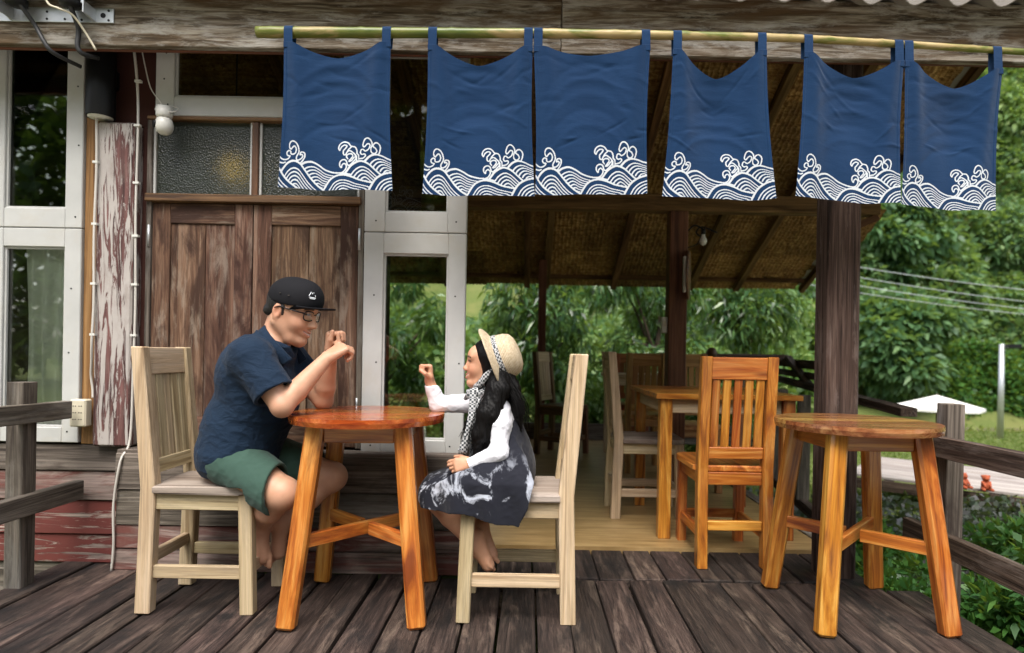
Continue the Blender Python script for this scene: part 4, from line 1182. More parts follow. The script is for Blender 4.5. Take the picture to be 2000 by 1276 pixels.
# low timber platform in the garden
t = thing('garden_platform', 'low pale plank platform standing in the garden', 'platform', (3.95, 7.12, 0), math.atan2(-.633, .774))
for k in range(11):
    board('plank', (-.2, .07 + k * .148, -.355), (3.6, .07 + k * .148, -.355), .142, .03, M['deckpale'], t)
board('fascia', (-.2, -.012, -.44), (3.6, -.012, -.44), .12, .025, M['post'], t, up=(0, -1, 0))
for x in (0, 1.2, 2.4, 3.5):
    for y in (.1, 1.5): board('leg', (x, y, -.385), (x, y, -.95), .09, .09, M['post'], t)

def figurine(label, loc, rz, s=1.0):
    t = thing('clay_figure', label, 'figurine', loc, rz, 'terracotta figures')
    V = Vox((-.09, -.09, -.01), (.09, .09, .2), .005)
    V.ell((0, 0, .05), (.04, .035, .05), k=0); V.ell((0, -.005, .125), (.035, .034, .036), k=.01)
    V.ell((0, -.032, .12), (.014, .014, .012), k=.008)
    for sx in (-1, 1):
        V.ell((sx * .032, 0, .145), (.014, .008, .014), k=.006)
        V.cone((sx * .035, -.01, .085), (sx * .025, -.05, .045), .013, .011, k=.008)
        V.cone((sx * .025, 0, .02), (sx * .04, -.06, .012), .02, .016, k=.01)
    link('body', V.mesh('body'), M['terracotta'], t)
    return t

# umbrella, lamp post, overhead lines
t = thing('garden_umbrella', 'white square garden umbrella on the lawn by the river', 'umbrella', (9.35, 14.0, float(gz(9.35, 14.0))))
zb = float(gz(9.35, 14.0)); V = [(0, 0, .21 - zb)]; F = []
ring = []
for k in range(8):
    a = R(22.5 + 45 * k); ring.append((.93 * math.cos(a), .93 * math.sin(a)))
for x, y in ring: V.append((x, y, -.07 - zb))
for x, y in ring: V.append((x, y, -.13 - zb))
F = [(0, 1 + k, 1 + (k + 1) % 8) for k in range(8)] + [(1 + k, 9 + k, 9 + (k + 1) % 8, 1 + (k + 1) % 8) for k in range(8)]
mk('canopy', V, F, M['canvas'], t)
mb = MB(); mb.tube([(0, 0, 0), (0, 0, .23 - zb)], .022, 10); mb.build('pole', M['greywood'], t, True)
for k in range(8):
    x, y = ring[k]; mb = MB(); mb.tube([(0, 0, .18 - zb), (x * .97, y * .97, -.085 - zb)], .008, 5); mb.build('rib', M['greywood'], t)
v, f = lathe([(.2, 0), (.2, .06), (.05, .1)], 16); mk('base', v, f, M['greywood'], t)
zb = float(gz(12.35, 16))
t = thing('lamp_post', 'pale grey concrete lamp post standing by the river', 'lamp post', (12.35, 16, zb))
mb = MB(); mb.tube([(0, 0, 0), (0, 0, 1.45 - zb)], [.075, .062], 12); mb.build('pole', M['steel'], t, True)
board('lamp_head', (.05, -.1, 1.40 - zb), (.38, -.1, 1.40 - zb), .16, .10, M['black'], t)
for k, (za, zb_, yy, lb) in enumerate(((3.55, 2.98, 17.5, 'highest of the power lines crossing the hillside'), (3.28, 2.66, 17.6, 'second power line from the top across the hillside'), (3.02, 2.44, 17.5, 'third power line from the top across the hillside'), (2.84, 2.30, 17.6, 'lowest of the power lines crossing the hillside'))):
    P_ = [(x, yy, za + (zb_ - za) * (x - 9.6) / 4.9 + .006 * (x - 12) ** 2) for x in np.linspace(6, 26, 30)]
    cable('power_line', lb, P_, .012, M['blackrub'] if k == 9 else M['steel'], 'overhead power lines')

def treeline(n):
    x = RNG.uniform(-45, 45, n); z = RNG.random(n) * 19; return np.stack([x, -24 + RNG.normal(size=n) * 1.2 - z * .35, z - 1 + 1.5 * np.sin(x * .5)], -1), np.tile(np.array([0, .8, .3]), (n, 1))
mass('reflection_tree_line', 42000, treeline, .8, .5, M['leaf_droop'], .2, label='unseen bank of leaves added beyond the lawn to darken the pane reflections', cat='wood')  # unseen, added so the panes reflect dark leaves instead of sky
o = mk('bounce_yard', [(-14, -9, -.575), (14, -9, -.575), (14, .25, -.575), (-14, .25, -.575)], [(0, 1, 2, 3)], plain('bounce_gravel', (.42, .385, .33), .95, .1, bump=.8, bscale=120, var=.25, vscale=20)); tag(o, kind='structure')  # unseen pale sheet added to bounce light up to the porch ceiling
# unseen trees added across the lawn to put green into the window reflections
for x, y, s, lb in ((-9, -13, 1.8, 'unseen round tree added for pane reflections, far left of the house front'), (-2.6, -15, 1.9, 'unseen round tree added for pane reflections, left of the house front'), (3.8, -16, 1.9, 'unseen round tree added for pane reflections, right of the house front'), (10.5, -14, 1.8, 'unseen round tree added for pane reflections, far right of the house front')):
    tree('reflection_tree', lb, (x, y, float(gz(x, y))), (x, y, 1.9 * s), (2.3 * s, 1.5 * s, 2.0 * s), 50, 1.2, 8000, .6, .4, M['leaf_bright'], 'unseen trees added for pane reflections', .02, .2, 1.0, .16)

# ------------------------------------------------------------------ sculpting: distance field on a grid, meshed by surface nets
class Vox:
    def __init__(s, lo, hi, h):
        s.lo = np.array(lo, float); s.h = h
        s.n = np.ceil((np.array(hi) - s.lo) / h).astype(int) + 1
        s.F = np.full(s.n, .06, np.float32)
        s.ax = [s.lo[i] + h * np.arange(s.n[i]) for i in range(3)]
    def _sub(s, lo, hi):
        sl = []; co = []
        for i in range(3):
            a = int(np.clip(np.floor((lo[i] - s.lo[i]) / s.h), 0, s.n[i] - 1)); b = int(np.clip(np.ceil((hi[i] - s.lo[i]) / s.h) + 1, a + 1, s.n[i]))
            sl.append(slice(a, b)); sh = [1, 1, 1]; sh[i] = b - a
            co.append(s.ax[i][a:b].reshape(sh).astype(np.float32))
        return tuple(sl), co
    def op(s, d, sl, k, op):
        A = s.F[sl]
        if op == 'u':
            if k <= 0: s.F[sl] = np.minimum(A, d)
            else:
                h = np.clip(.5 + .5 * (A - d) / k, 0, 1); s.F[sl] = A * (1 - h) + d * h - k * h * (1 - h)
        else:
            d = -d
            if k <= 0: s.F[sl] = np.maximum(A, d)
            else:
                h = np.clip(.5 - .5 * (A - d) / k, 0, 1); s.F[sl] = A * (1 - h) + d * h + k * h * (1 - h)
    def cone(s, a, b, ra, rb=None, k=.0, op='u', flat=None):
        rb = ra if rb is None else rb
        a = np.array(a, float); b = np.array(b, float); m = max(ra, rb) + k + 4 * s.h + .015
        sl, (x, y, z) = s._sub(np.minimum(a, b) - m, np.maximum(a, b) + m)
        d = b - a; L2 = d @ d + 1e-12
        t = np.clip(((x - a[0]) * d[0] + (y - a[1]) * d[1] + (z - a[2]) * d[2]) / L2, 0, 1)
        dx, dy, dz = x - a[0] - t * d[0], y - a[1] - t * d[1], z - a[2] - t * d[2]
        s.op((np.sqrt(dx * dx + dy * dy + dz * dz) - (ra + (rb - ra) * t)).astype(np.float32), sl, k, op)
    def ell(s, c, r, R_=None, k=.0, op='u'):
        c = np.array(c, float); r = np.array(r, float); m = r.max() + k + 4 * s.h + .015
        sl, (x, y, z) = s._sub(c - m, c + m)
        x, y, z = x - c[0], y - c[1], z - c[2]
        if R_ is not None:
            q = np.array(R_)   # rows are the local axes
            x, y, z = (q[0, 0] * x + q[0, 1] * y + q[0, 2] * z, q[1, 0] * x + q[1, 1] * y + q[1, 2] * z, q[2, 0] * x + q[2, 1] * y + q[2, 2] * z)
        k0 = np.sqrt((x / r[0]) ** 2 + (y / r[1]) ** 2 + (z / r[2]) ** 2) + 1e-9
        k1 = np.sqrt((x / r[0] ** 2) ** 2 + (y / r[1] ** 2) ** 2 + (z / r[2] ** 2) ** 2) + 1e-9
        s.op((k0 * (k0 - 1) / k1).astype(np.float32), sl, k, op)
    def chain(s, pts, rs, k=.0, op='u'):
        for i in range(len(pts) - 1): s.cone(pts[i], pts[i + 1], rs[i], rs[i + 1], k if i == 0 else max(k * .6, .004), op)
    def cut(s, p, n, lo=None, hi=None, k=.004):
        """remove what lies on the side of plane (p, n) that n points to"""
        n = np.array(n, float); n /= np.linalg.norm(n)
        lo = s.lo if lo is None else lo; hi = s.lo + s.h * s.n if hi is None else hi
        sl, (x, y, z) = s._sub(lo, hi)
        d = (x - p[0]) * n[0] + (y - p[1]) * n[1] + (z - p[2]) * n[2]
        s.op(-d.astype(np.float32), sl, k, 's')
    def poly(s, pts, y0, t, wav=None, k=.01):
        """upright slab: polygon in XZ round the sheet y = y0(x, z)"""
        P = np.array(pts, float); lo = (P[:, 0].min() - .05, min(y0) - .06, P[:, 1].min() - .05); hi = (P[:, 0].max() + .05, max(y0) + .06, P[:, 1].max() + .05)
        sl, (x, y, z) = s._sub(lo, hi)
        X2, Z2 = np.broadcast_arrays(x[:, 0, :], z[:, 0, :]); d = np.full(X2.shape, 1e9); sg = np.ones(X2.shape)
        n = len(P)
        for i in range(n):
            a, b = P[i], P[i - 1]; e = b - a; wx, wz = X2 - a[0], Z2 - a[1]
            t_ = np.clip((wx * e[0] + wz * e[1]) / (e @ e), 0, 1)
            d = np.minimum(d, (wx - e[0] * t_) ** 2 + (wz - e[1] * t_) ** 2)
            c1 = Z2 >= a[1]; c2 = Z2 < b[1]; c3 = e[0] * wz > e[1] * wx
            fl = (c1 & c2 & c3) | (~c1 & ~c2 & ~c3); sg = np.where(fl, -sg, sg)
        d2 = (np.sqrt(d) * sg)[:, None, :]
        yc = wav(X2, Z2)[:, None, :] if wav else y0[0]
        s.op(np.maximum(d2, np.abs(y - yc) - t).astype(np.float32), sl, k, 'u')
    def mesh(s, name, post=None, smooth_it=1):
        F = s.F; h = s.h
        F[0] = F[-1] = .06; F[:, 0] = F[:, -1] = .06; F[:, :, 0] = F[:, :, -1] = .06
        S = F < 0
        nx, ny, nz = F.shape
        cnt = np.zeros((nx - 1, ny - 1, nz - 1), np.int8)
        for a in (0, 1):
            for b in (0, 1):
                for c in (0, 1): cnt += S[a:nx - 1 + a, b:ny - 1 + b, c:nz - 1 + c]
        act = (cnt > 0) & (cnt < 8)
        I = np.argwhere(act); idx = np.full(act.shape, -1, np.int32); idx[act] = np.arange(len(I))
        acc = np.zeros((len(I), 3)); num = np.zeros(len(I))
        cor = [(a, b, c) for a in (0, 1) for b in (0, 1) for c in (0, 1)]
        val = {q: F[I[:, 0] + q[0], I[:, 1] + q[1], I[:, 2] + q[2]] for q in cor}
        for q in cor:
            for ax in range(3):
                if q[ax] == 0:
                    p = list(q); p[ax] = 1; p = tuple(p)
                    f0, f1 = val[q], val[p]; cr = (f0 < 0) != (f1 < 0)
                    t = np.where(cr, f0 / (f0 - f1 + 1e-12), 0)
                    pos = np.tile(np.array(q, float), (len(I), 1)); pos[:, ax] = t
                    acc += pos * cr[:, None]; num += cr
        V = s.lo + h * (I + acc / num[:, None])
        Q = []
        for ax in range(3):
            o1, o2 = [(1, 2), (2, 0), (0, 1)][ax]
            n0 = [nx, ny, nz]
            sa = [slice(1, n0[i] - 1) for i in range(3)]; sb = list(sa); sa[ax] = slice(0, n0[ax] - 1); sb[ax] = slice(1, n0[ax])
            A, B = S[tuple(sa)], S[tuple(sb)]
            E = np.argwhere(A != B); st = A[E[:, 0], E[:, 1], E[:, 2]]
            base = E.copy(); base[:, o1] += 1; base[:, o2] += 1
            def at(d1, d2):
                c = base.copy(); c[:, o1] += d1; c[:, o2] += d2
                return idx[c[:, 0], c[:, 1], c[:, 2]]
            q = np.stack([at(-1, -1), at(0, -1), at(0, 0), at(-1, 0)], -1)
            q[~st] = q[~st][:, ::-1]
            Q.append(q)
        Q = np.concatenate(Q)
        if smooth_it:
            ed = np.concatenate([Q[:, [0, 1]], Q[:, [1, 2]], Q[:, [2, 3]], Q[:, [3, 0]]])
            for _ in range(smooth_it):
                sm = np.zeros_like(V); ct = np.zeros(len(V))
                np.add.at(sm, ed[:, 0], V[ed[:, 1]]); np.add.at(ct, ed[:, 0], 1)
                V = V * .5 + .5 * sm / np.maximum(ct, 1)[:, None]
        if post is not None:
            me0 = npmesh('tmp', V, Q); N = np.empty(len(V) * 3, np.float32); me0.vertices.foreach_get('normal', N)
            V = V + N.reshape(-1, 3) * post(V)[:, None]
            bpy.data.meshes.remove(me0)
        return npmesh(name, V, Q)

def paint(me, fn):
    n = len(me.vertices); co = np.empty(n * 3, np.float32); me.vertices.foreach_get('co', co); co = co.reshape(-1, 3)
    c = np.ones((n, 4), np.float32); c[:, :3] = fn(co)
    a = me.color_attributes.new('Col', 'FLOAT_COLOR', 'POINT'); a.data.foreach_set('color', c.ravel())

def attrmat(name, rough=.55, spec=.35, sss=0, bump=0, bscale=400, sheen=0):
    m, nt, out = newmat(name); g = NT(nt)
    a = g.n('ShaderNodeAttribute'); a.attribute_name = 'Col'; tc = g.n('ShaderNodeTexCoord')
    n = g.noise(tc.outputs['Object'], 14, 5, .6)
    c = g.mix(.3, a.outputs['Color'], g.ramp(n, [(.38, (.62, .50, .46)), (.62, (1, 1, 1))]), 'MULTIPLY')
    nb = g.noise(tc.outputs['Object'], bscale, 3, .6)
    b = g.pbsdf(c, rough, g.bump(nb, bump, .002) if bump else None, spec, Sheen_Weight=sheen)
    if sss:
        b.inputs['Subsurface Weight'].default_value = sss; b.inputs['Subsurface Radius'].default_value = (.012, .005, .003); b.inputs['Subsurface Scale'].default_value = 1.0
    g.l(b.outputs[0], out.inputs[0])
    return m
M['skin'] = attrmat('skin', .5, .4, .12, .12, 260)

for lb, lc, rz in (('left of two seated terracotta figures on the garden platform', (4.62, 6.48, -.34), .3), ('right of two seated terracotta figures on the garden platform', (4.78, 6.38, -.34), -.2)): figurine(lb, lc, rz)

# ------------------------------------------------------------------ people
def v3(*a): return np.array(a, float)
def nrm(a): a = np.array(a, float); return a / np.linalg.norm(a)

def hand(V, W, d, n, s, sc=1.0, curl=(70, 85, 55), thumb=((.5, .7, .55), (.25, .5, .9)), spread=0.0):
    """W wrist, d towards the knuckles, n out of the palm (fingers curl this way), s towards the thumb"""
    W = np.array(W, float); d = nrm(d); n = nrm(np.array(n) - d * np.dot(n, d)); s = nrm(np.array(s) - d * np.dot(s, d) - n * np.dot(s, n))
    fl = (.94, 1.04, .98, .78)
    for i in range(4):
        off = (.027 - .018 * i) * sc
        kn = W + d * (.082 - .004 * abs(i - 1)) * sc + s * off
        V.cone(W + s * off * .55 + d * .01 * sc, kn, .017 * sc, .0125 * sc, .012 * sc)
        p = kn; a = 0.0
        for j, ln in enumerate((.043, .027, .021)):
            a += R(curl[j] + (i - 1) * spread)
            q = p + (d * math.cos(a) + n * math.sin(a)) * ln * fl[i] * sc
            V.cone(p, q, (.0092, .0084, .0076)[j] * sc, (.0084, .0076, .0068)[j] * sc, .0015 * sc)
            p = q
    b = W + d * .022 * sc + s * .024 * sc + n * .006 * sc
    m1 = b + nrm(s * thumb[0][0] + d * thumb[0][1] + n * thumb[0][2]) * .042 * sc
    m2 = m1 + nrm(s * thumb[1][0] + d * thumb[1][1] + n * thumb[1][2]) * .034 * sc
    V.cone(W + d * .01 * sc, b, .016 * sc, .015 * sc, .012 * sc)
    V.cone(b, m1, .0145 * sc, .0105 * sc, .008 * sc); V.cone(m1, m2, .0105 * sc, .008 * sc, .003 * sc)

def foot(V, ank, d, up, side, sc=1.0, curl=.35):
    """ankle, toe direction, instep direction, side towards the big toe"""
    ank = np.array(ank, float); d = nrm(d); up = nrm(np.array(up) - d * np.dot(up, d)); side = nrm(np.array(side) - d * np.dot(side, d) - up * np.dot(side, up))
    heel = ank - d * .035 * sc - up * .035 * sc
    ball = ank + d * .135 * sc - up * .055 * sc
    V.cone(ank, heel, .038 * sc, .031 * sc, .02)
    V.cone(heel, ball + side * .0, .030 * sc, .026 * sc, .02)
    V.cone(ank + up * .01, ball + up * .008 * sc, .036 * sc, .024 * sc, .03)
    for i in range(5):
        o_ = (.030 - .0155 * i) * sc
        a = ball + side * o_ - d * (.002 + .004 * i) * sc
        b = a + d * (.034 - .004 * i) * sc * .7 - up * .006 * sc
        c = b + d * .018 * sc - up * curl * .03 * sc
        r = (.0135 if i == 0 else .0098 - .0007 * i) * sc
        V.cone(ball + side * o_ * .6 - d * .03 * sc, a, .018 * sc, r * 1.1, .01); V.cone(a, b, r, r, .004); V.cone(b, c, r, r * .9, .003)

def head_frame(C, yaw, pitch, roll=0):
    """yaw: direction of the face in the XY plane, pitch: down positive"""
    f = v3(math.cos(yaw) * math.cos(pitch), math.sin(yaw) * math.cos(pitch), -math.sin(pitch))
    s = nrm(np.cross(v3(0, 0, 1), f)); u = np.cross(f, s)
    C = np.array(C, float)
    return C, f, s, u

def head(V, fr, sc=1.0, child=False):
    C, f, s, u = fr
    T = lambda a, b, c: C + (f * a + s * b + u * c) * sc
    Rm = np.array([f, s, u])
    def E(a, b, c, r, k=.0, op='u'): V.ell(T(a, b, c), np.array(r) * sc, Rm, k * sc, op)
    def K(p, q, r0, r1, k=.0, op='u'): V.cone(T(*p), T(*q), r0 * sc, r1 * sc, k * sc, op)
    E(-.004, 0, .046, (.092, .076, .086), .0)
    E(.022, 0, .0, (.078, .068, .085), .03)
    E(.034, 0, -.045, (.058, .053, .061), .03)
    jw = .045 if child else .052
    for q in (-1, 1):
        K((-.012, q * (jw + .004), -.045), (.040, q * .030, -.098), .022, .018, .03)
        K((.040, q * .030, -.098), (.066, 0, -.104), .018, .018, .02)
        E(.058, q * .035, -.032, (.028, .023, .024), .022)
        E(.093, q * .0335, .012, (.012, .018, .010), .014, 's')
        E(.0765, q * .032, .011, (.0135, .0145, .012), .004)      # eyeball and lids
        K((.087, q * .016, .032), (.077, q * .05, .030), .0075, .006, .012)   # brow
        E(-.010, q * .076, -.004, (.019, .0095, .031), .005)
        E(-.006, q * .085, -.002, (.010, .006, .018), .005, 's')
        K((-.012, q * .074, -.030), (-.006, q * .073, -.036), .008, .006, .006)
    E(.072, 0, -.098, (.022, .026, .018), .018)
    E(.074, 0, .045, (.028, .055, .035), .03)
    ns = .85 if child else 1.0
    K((.090, 0, .020), (.092 + .020 * ns, 0, -.028), .0085, .0115, .014)
    E(.093 + .020 * ns, 0, -.030, (.0125, .0125, .0105), .008)
    for q in (-1, 1): E(.093 + .008 * ns, q * .0125, -.034, (.011, .0075, .0085), .007)
    # mouth: a smiling pair of lips round a slit that reaches into the cheeks
    E(.083, 0, -.066, (.018, .028, .017), .012)
    for q in (-1, 1):
        K((.1005, 0, -.0605), (.082, q * .028, -.054), .0055, .003, .006)
        K((.0985, 0, -.0745), (.080, q * .027, -.056), .0065, .003, .006)
    for q in (-1, 1): K((.105, 0, -.0675), (.085, q * .029, -.0545), .0028, .0022, .003, 's')
    return T

def head_paint(fr, sc, base, lip, brow_c, eye=True):
    C, f, s, u = fr
    Rm = np.array([f, s, u])
    def fn(co):
        L = (co - C) @ Rm.T / sc
        c = np.tile(np.array(base, np.float32), (len(co), 1))
        def mixm(w_, col):
            nonlocal c
            w_ = np.clip(w_, 0, 1)[:, None]; c = c * (1 - w_) + np.array(col, np.float32) * w_
        near = np.linalg.norm(L, axis=1) < .15
        ay = np.abs(L[:, 1])
        # cheeks, nose tip and ears a little redder
        mixm(.5 * np.exp(-((L[:, 0] - .07) ** 2 + (ay - .04) ** 2 + (L[:, 2] + .035) ** 2) / .0006) * near, [base[0] * .98, base[1] * .66, base[2] * .62])
        mixm(.45 * np.exp(-((L[:, 0] + .01) ** 2 + (ay - .08) ** 2 + L[:, 2] ** 2) / .0008) * near, [base[0] * .95, base[1] * .6, base[2] * .52])
        mouth_z = -.0675 + .012 * np.clip(ay / .028, 0, 1) ** 1.5
        mixm(np.exp(-((L[:, 2] - mouth_z) / .008) ** 2) * (ay < .028) * (L[:, 0] > .072) * near, lip)
        mixm(1.0 * np.exp(-((L[:, 2] - mouth_z) / .0026) ** 2) * (ay < .025) * (L[:, 0] > .075) * near, (.62, .55, .48))
        bz = .034 - .25 * np.maximum(ay - .035, 0)
        mixm(1.1 * np.exp(-((L[:, 2] - bz) / .0042) ** 4) * (ay > .014) * (ay < .056) * (L[:, 0] > .06) * near, brow_c)
        ez = .011
        lid = np.exp(-((L[:, 2] - ez) / .0042) ** 4 - ((ay - .033) / .015) ** 6) * (L[:, 0] > .07) * near
        mixm(lid * 1.2, (.03, .018, .012))
        return c
    return fn

def wrinkle(seed, amp, freq=26, aniso=(1, 1, 1), mask=None):
    rg = np.random.default_rng(seed); W_ = rg.normal(size=(7, 3)) * freq * np.array(aniso); ph = rg.random(7) * 6.28
    w2 = rg.normal(size=(5, 3)) * freq * .4 * np.array(aniso); p2 = rg.random(5) * 6.28
    def fn(Vv):
        warp = sum(np.sin(Vv @ w2[i] + p2[i]) for i in range(5)) * .6
        d = sum((1 - np.abs(np.sin(.5 * (Vv @ W_[i] + ph[i] + warp * (1 + .3 * i))))) ** 2.2 for i in range(7)) / 7 - .32
        d = d * amp
        return d * mask(Vv) if mask else d
    return fn

# ---- the man ---------------------------------------------------------------
man = thing('person', 'person in navy shirt, green shorts and black cap leaning on the table, hands clasped', 'person', (0, 0, 0))
FR = head_frame((-.944, 2.44, 1.147), R(-10), R(14))
V = Vox((-1.36, 2.12, .10), (-.62, 2.76, 1.30), .0028)
T = head(V, FR, 1.0)
V.cone(T(-.032, 0, -.045), (-1.012, 2.44, 1.0), .051, .058, .02)
V.cone((-1.03, 2.30, .975), (-1.03, 2.58, .975), .06, .06, .05)
V.ell((-1.06, 2.44, .86), (.12, .15, .18), None, .05)
V.ell((-1.12, 2.44, .65), (.14, .155, .17), None, .05)
V.ell((-1.15, 2.44, .56), (.12, .16, .09), None, .05)
# near (right) arm: elbow on the table edge, hand closed over the other wrist
sh_n, el_n, wr_n = v3(-1.005, 2.265, .95), v3(-.885, 2.225, .792), v3(-.775, 2.375, .966)
V.cone(sh_n, el_n, .051, .040, .03); V.chain([el_n, el_n + (wr_n - el_n) * .30, wr_n], [.037, .040, .0255], .012)
V.ell(el_n, (.038, .038, .038), None, .01)
# far (left) arm: elbow on the table, fist raised with the thumb up
sh_f, el_f, wr_f = v3(-1.0, 2.60, .95), v3(-.845, 2.555, .790), v3(-.792, 2.475, .985)
V.cone(sh_f, el_f, .051, .041, .03); V.chain([el_f, el_f + (wr_f - el_f) * .30, wr_f], [.038, .041, .026], .012)
hand(V, wr_f, (.12, -.10, .98), (.95, -.25, -.05), (-.3, -.95, .0), 1.0, (78, 88, 60), ((.35, .9, .25), (.0, 1.0, .15)))
hand(V, wr_n, (.62, .50, .55), (.25, .62, -.72), (-.45, -.2, .85), 1.0, (50, 68, 45), ((.6, .55, .6), (.1, .7, .75)), 4)
# legs: thighs forward, shins folded back under the seat, ankles crossed above the chair rung
hp_n, kn_n, an_n = v3(-1.13, 2.355, .57), v3(-.910, 2.305, .456), v3(-1.045, 2.43, .300)
V.cone(hp_n, kn_n, .088, .060, .03); V.ell(kn_n + v3(.008, 0, .002), (.060, .056, .059), None, .02)
V.chain([kn_n, kn_n + (an_n - kn_n) * .38 + v3(-.016, 0, -.012), an_n], [.054, .053, .033], .02)
foot(V, an_n, (.16, -.40, -.88), (.15, -.88, .42), (1, 0, .05), .86)
hp_f, kn_f, an_f = v3(-1.12, 2.53, .57), v3(-.812, 2.565, .470), v3(-.992, 2.50, .295)
V.cone(hp_f, kn_f, .088, .060, .03); V.ell(kn_f + v3(.008, 0, 0), (.060, .056, .059), None, .02)
V.chain([kn_f, kn_f + (an_f - kn_f) * .38 + v3(-.016, 0, -.014), an_f], [.054, .053, .033], .02)
foot(V, an_f, (.12, -.30, -.93), (.5, -.82, .3), (-1, -.3, .05), .86)
me = V.mesh('body'); paint(me, head_paint(FR, 1.0, (.55, .305, .195), (.44, .14, .11), (.02, .013, .01)))
link('body', me, M['skin'], man)

def skinshape(Vx, g_):
    """arms of the man, grown by g_, to hollow out the sleeves"""
    Vx.cone(sh_n, el_n, .056 + g_, .046 + g_, 0, 's'); Vx.cone(sh_f, el_f, .056 + g_, .046 + g_, 0, 's')
V = Vox((-1.38, 2.10, .44), (-.76, 2.78, 1.18), .0042)
V.ell((-1.122, 2.44, .665), (.152, .172, .20), None, 0)
V.ell((-1.146, 2.44, .575), (.142, .180, .115), None, .05)
V.ell((-1.06, 2.44, .85), (.138, .180, .21), nrm([[.95, 0, .3], [0, 1, 0], [-.3, 0, .95]]) * math.sqrt(3), .06)
V.cone((-1.035, 2.285, .968), (-1.035, 2.595, .968), .074, .074, .06)
V.cone((-1.09, 2.36, .90), (-1.09, 2.52, .90), .085, .085, .06)
sn_, sf_ = nrm(el_n - sh_n), nrm(el_f - sh_f)
V2 = Vox((-1.38, 2.10, .44), (-.76, 2.78, 1.18), .0042)
V2.cone(sh_n - sn_ * .01, sh_n + sn_ * .19, .072, .080, 0)
V2.cone(sh_f - sf_ * .01, sh_f + sf_ * .19, .072, .080, 0)
hn_, hf_ = sh_n + sn_ * .150, sh_f + sf_ * .155
V2.cut(hn_, sn_, hn_ - .2, hn_ + .2); V2.cut(hf_, sf_, hf_ - .2, hf_ + .2)
for (a, b) in ((sh_n, el_n), (sh_f, el_f)):
    q = nrm(b - a); V2.cone(a + q * .115, a + q * .26, .057, .070, .0, 's')
V.op(V2.F, (slice(None),) * 3, .04, 'u')
V.cone((-.995, 2.44, 1.0), T(-.038, 0, -.085), .082, .076, .02)           # collar stand
V.cone((-.99, 2.44, 1.06), T(-.03, 0, .02), .068, .062, .0, 's')
V.cone((-.93, 2.44, 1.06), (-.88, 2.44, .98), .05, .03, .01, 's')         # open neck
V.cut((-1.0, 2.44, 1.045), (.42, 0, 1), (-1.2, 2.3, 1.0), (-.8, 2.6, 1.18))
V.cut((-1.15, 2.44, .498), (-.12, 0, -1))
V.ell((-1.14, 2.44, .49), (.10, .13, .05), None, .01, 's')
def shirt_folds(P):
    w1 = wrinkle(5, .010, 30, (1, .8, 1.6))(P); w2 = wrinkle(9, .006, 62, (1, 1, 1.2))(P)
    return w1 + w2
me = V.mesh('shirt', shirt_folds)
m, nt, out = newmat('navy_linen'); g = NT(nt); tc = g.n('ShaderNodeTexCoord'); p = tc.outputs['Object']
n1 = g.noise(g.scale(p, (260, 260, 900)), 1, 2, .5); n2 = g.noise(p, 9, 6, .65)
c = g.mix(n2, (.0045, .014, .033), (.010, .027, .055)); c = g.mix(.4, c, g.ramp(n1, [(.3, .55), (.7, 1.0)]), 'MULTIPLY')
wr_ = g.noise(g.scale(p, (14, 10, 22)), 1, 5, .62, 1.5)
b = g.pbsdf(c, .85, g.bump(g.math('ADD', wr_, g.math('MULTIPLY', n1, .1)), .6, .012), .2, Sheen_Weight=.04); g.l(b.outputs[0], out.inputs[0])
shirt = link('shirt', me, m, man)
# turned-down collar wings and chest placket
def strip(name, pts, wd, th, mat, parent, up):
    mb = MB(); P = crom(pts, 5)
    for i in range(len(P) - 1):
        pass
    V_ = []; F_ = []; up = Vector(up)
    for i, p_ in enumerate(P):
        t_ = (P[min(i + 1, len(P) - 1)] - P[max(i - 1, 0)]).normalized(); s_ = t_.cross(up).normalized(); n_ = s_.cross(t_).normalized()
        w_ = wd[0] + (wd[1] - wd[0]) * i / (len(P) - 1)
        V_ += [p_ - s_ * w_ / 2, p_ + s_ * w_ / 2, p_ + s_ * w_ / 2 + n_ * th, p_ - s_ * w_ / 2 + n_ * th]
    for i in range(len(P) - 1):
        k = 4 * i
        F_ += [(k, k + 1, k + 5, k + 4), (k + 1, k + 2, k + 6, k + 5), (k + 2, k + 3, k + 7, k + 6), (k + 3, k, k + 4, k + 7)]
    F_ += [(3, 2, 1, 0), (4 * len(P) - 4, 4 * len(P) - 3, 4 * len(P) - 2, 4 * len(P) - 1)]
    return mk(name, V_, F_, mat, parent, True)
nm = m
strip('collar', [(-1.048, 2.44, 1.080), (-1.040, 2.40, 1.070), (-1.01, 2.365, 1.040), (-.965, 2.352, .993), (-.925, 2.366, .945)], (.042, .055), .006, nm, shirt, (-.3, -.9, .35))
strip('collar', [(-1.048, 2.44, 1.080), (-1.040, 2.48, 1.070), (-1.01, 2.515, 1.040), (-.965, 2.528, .993), (-.925, 2.514, .945)], (.042, .055), .006, nm, shirt, (-.3, .9, .35))

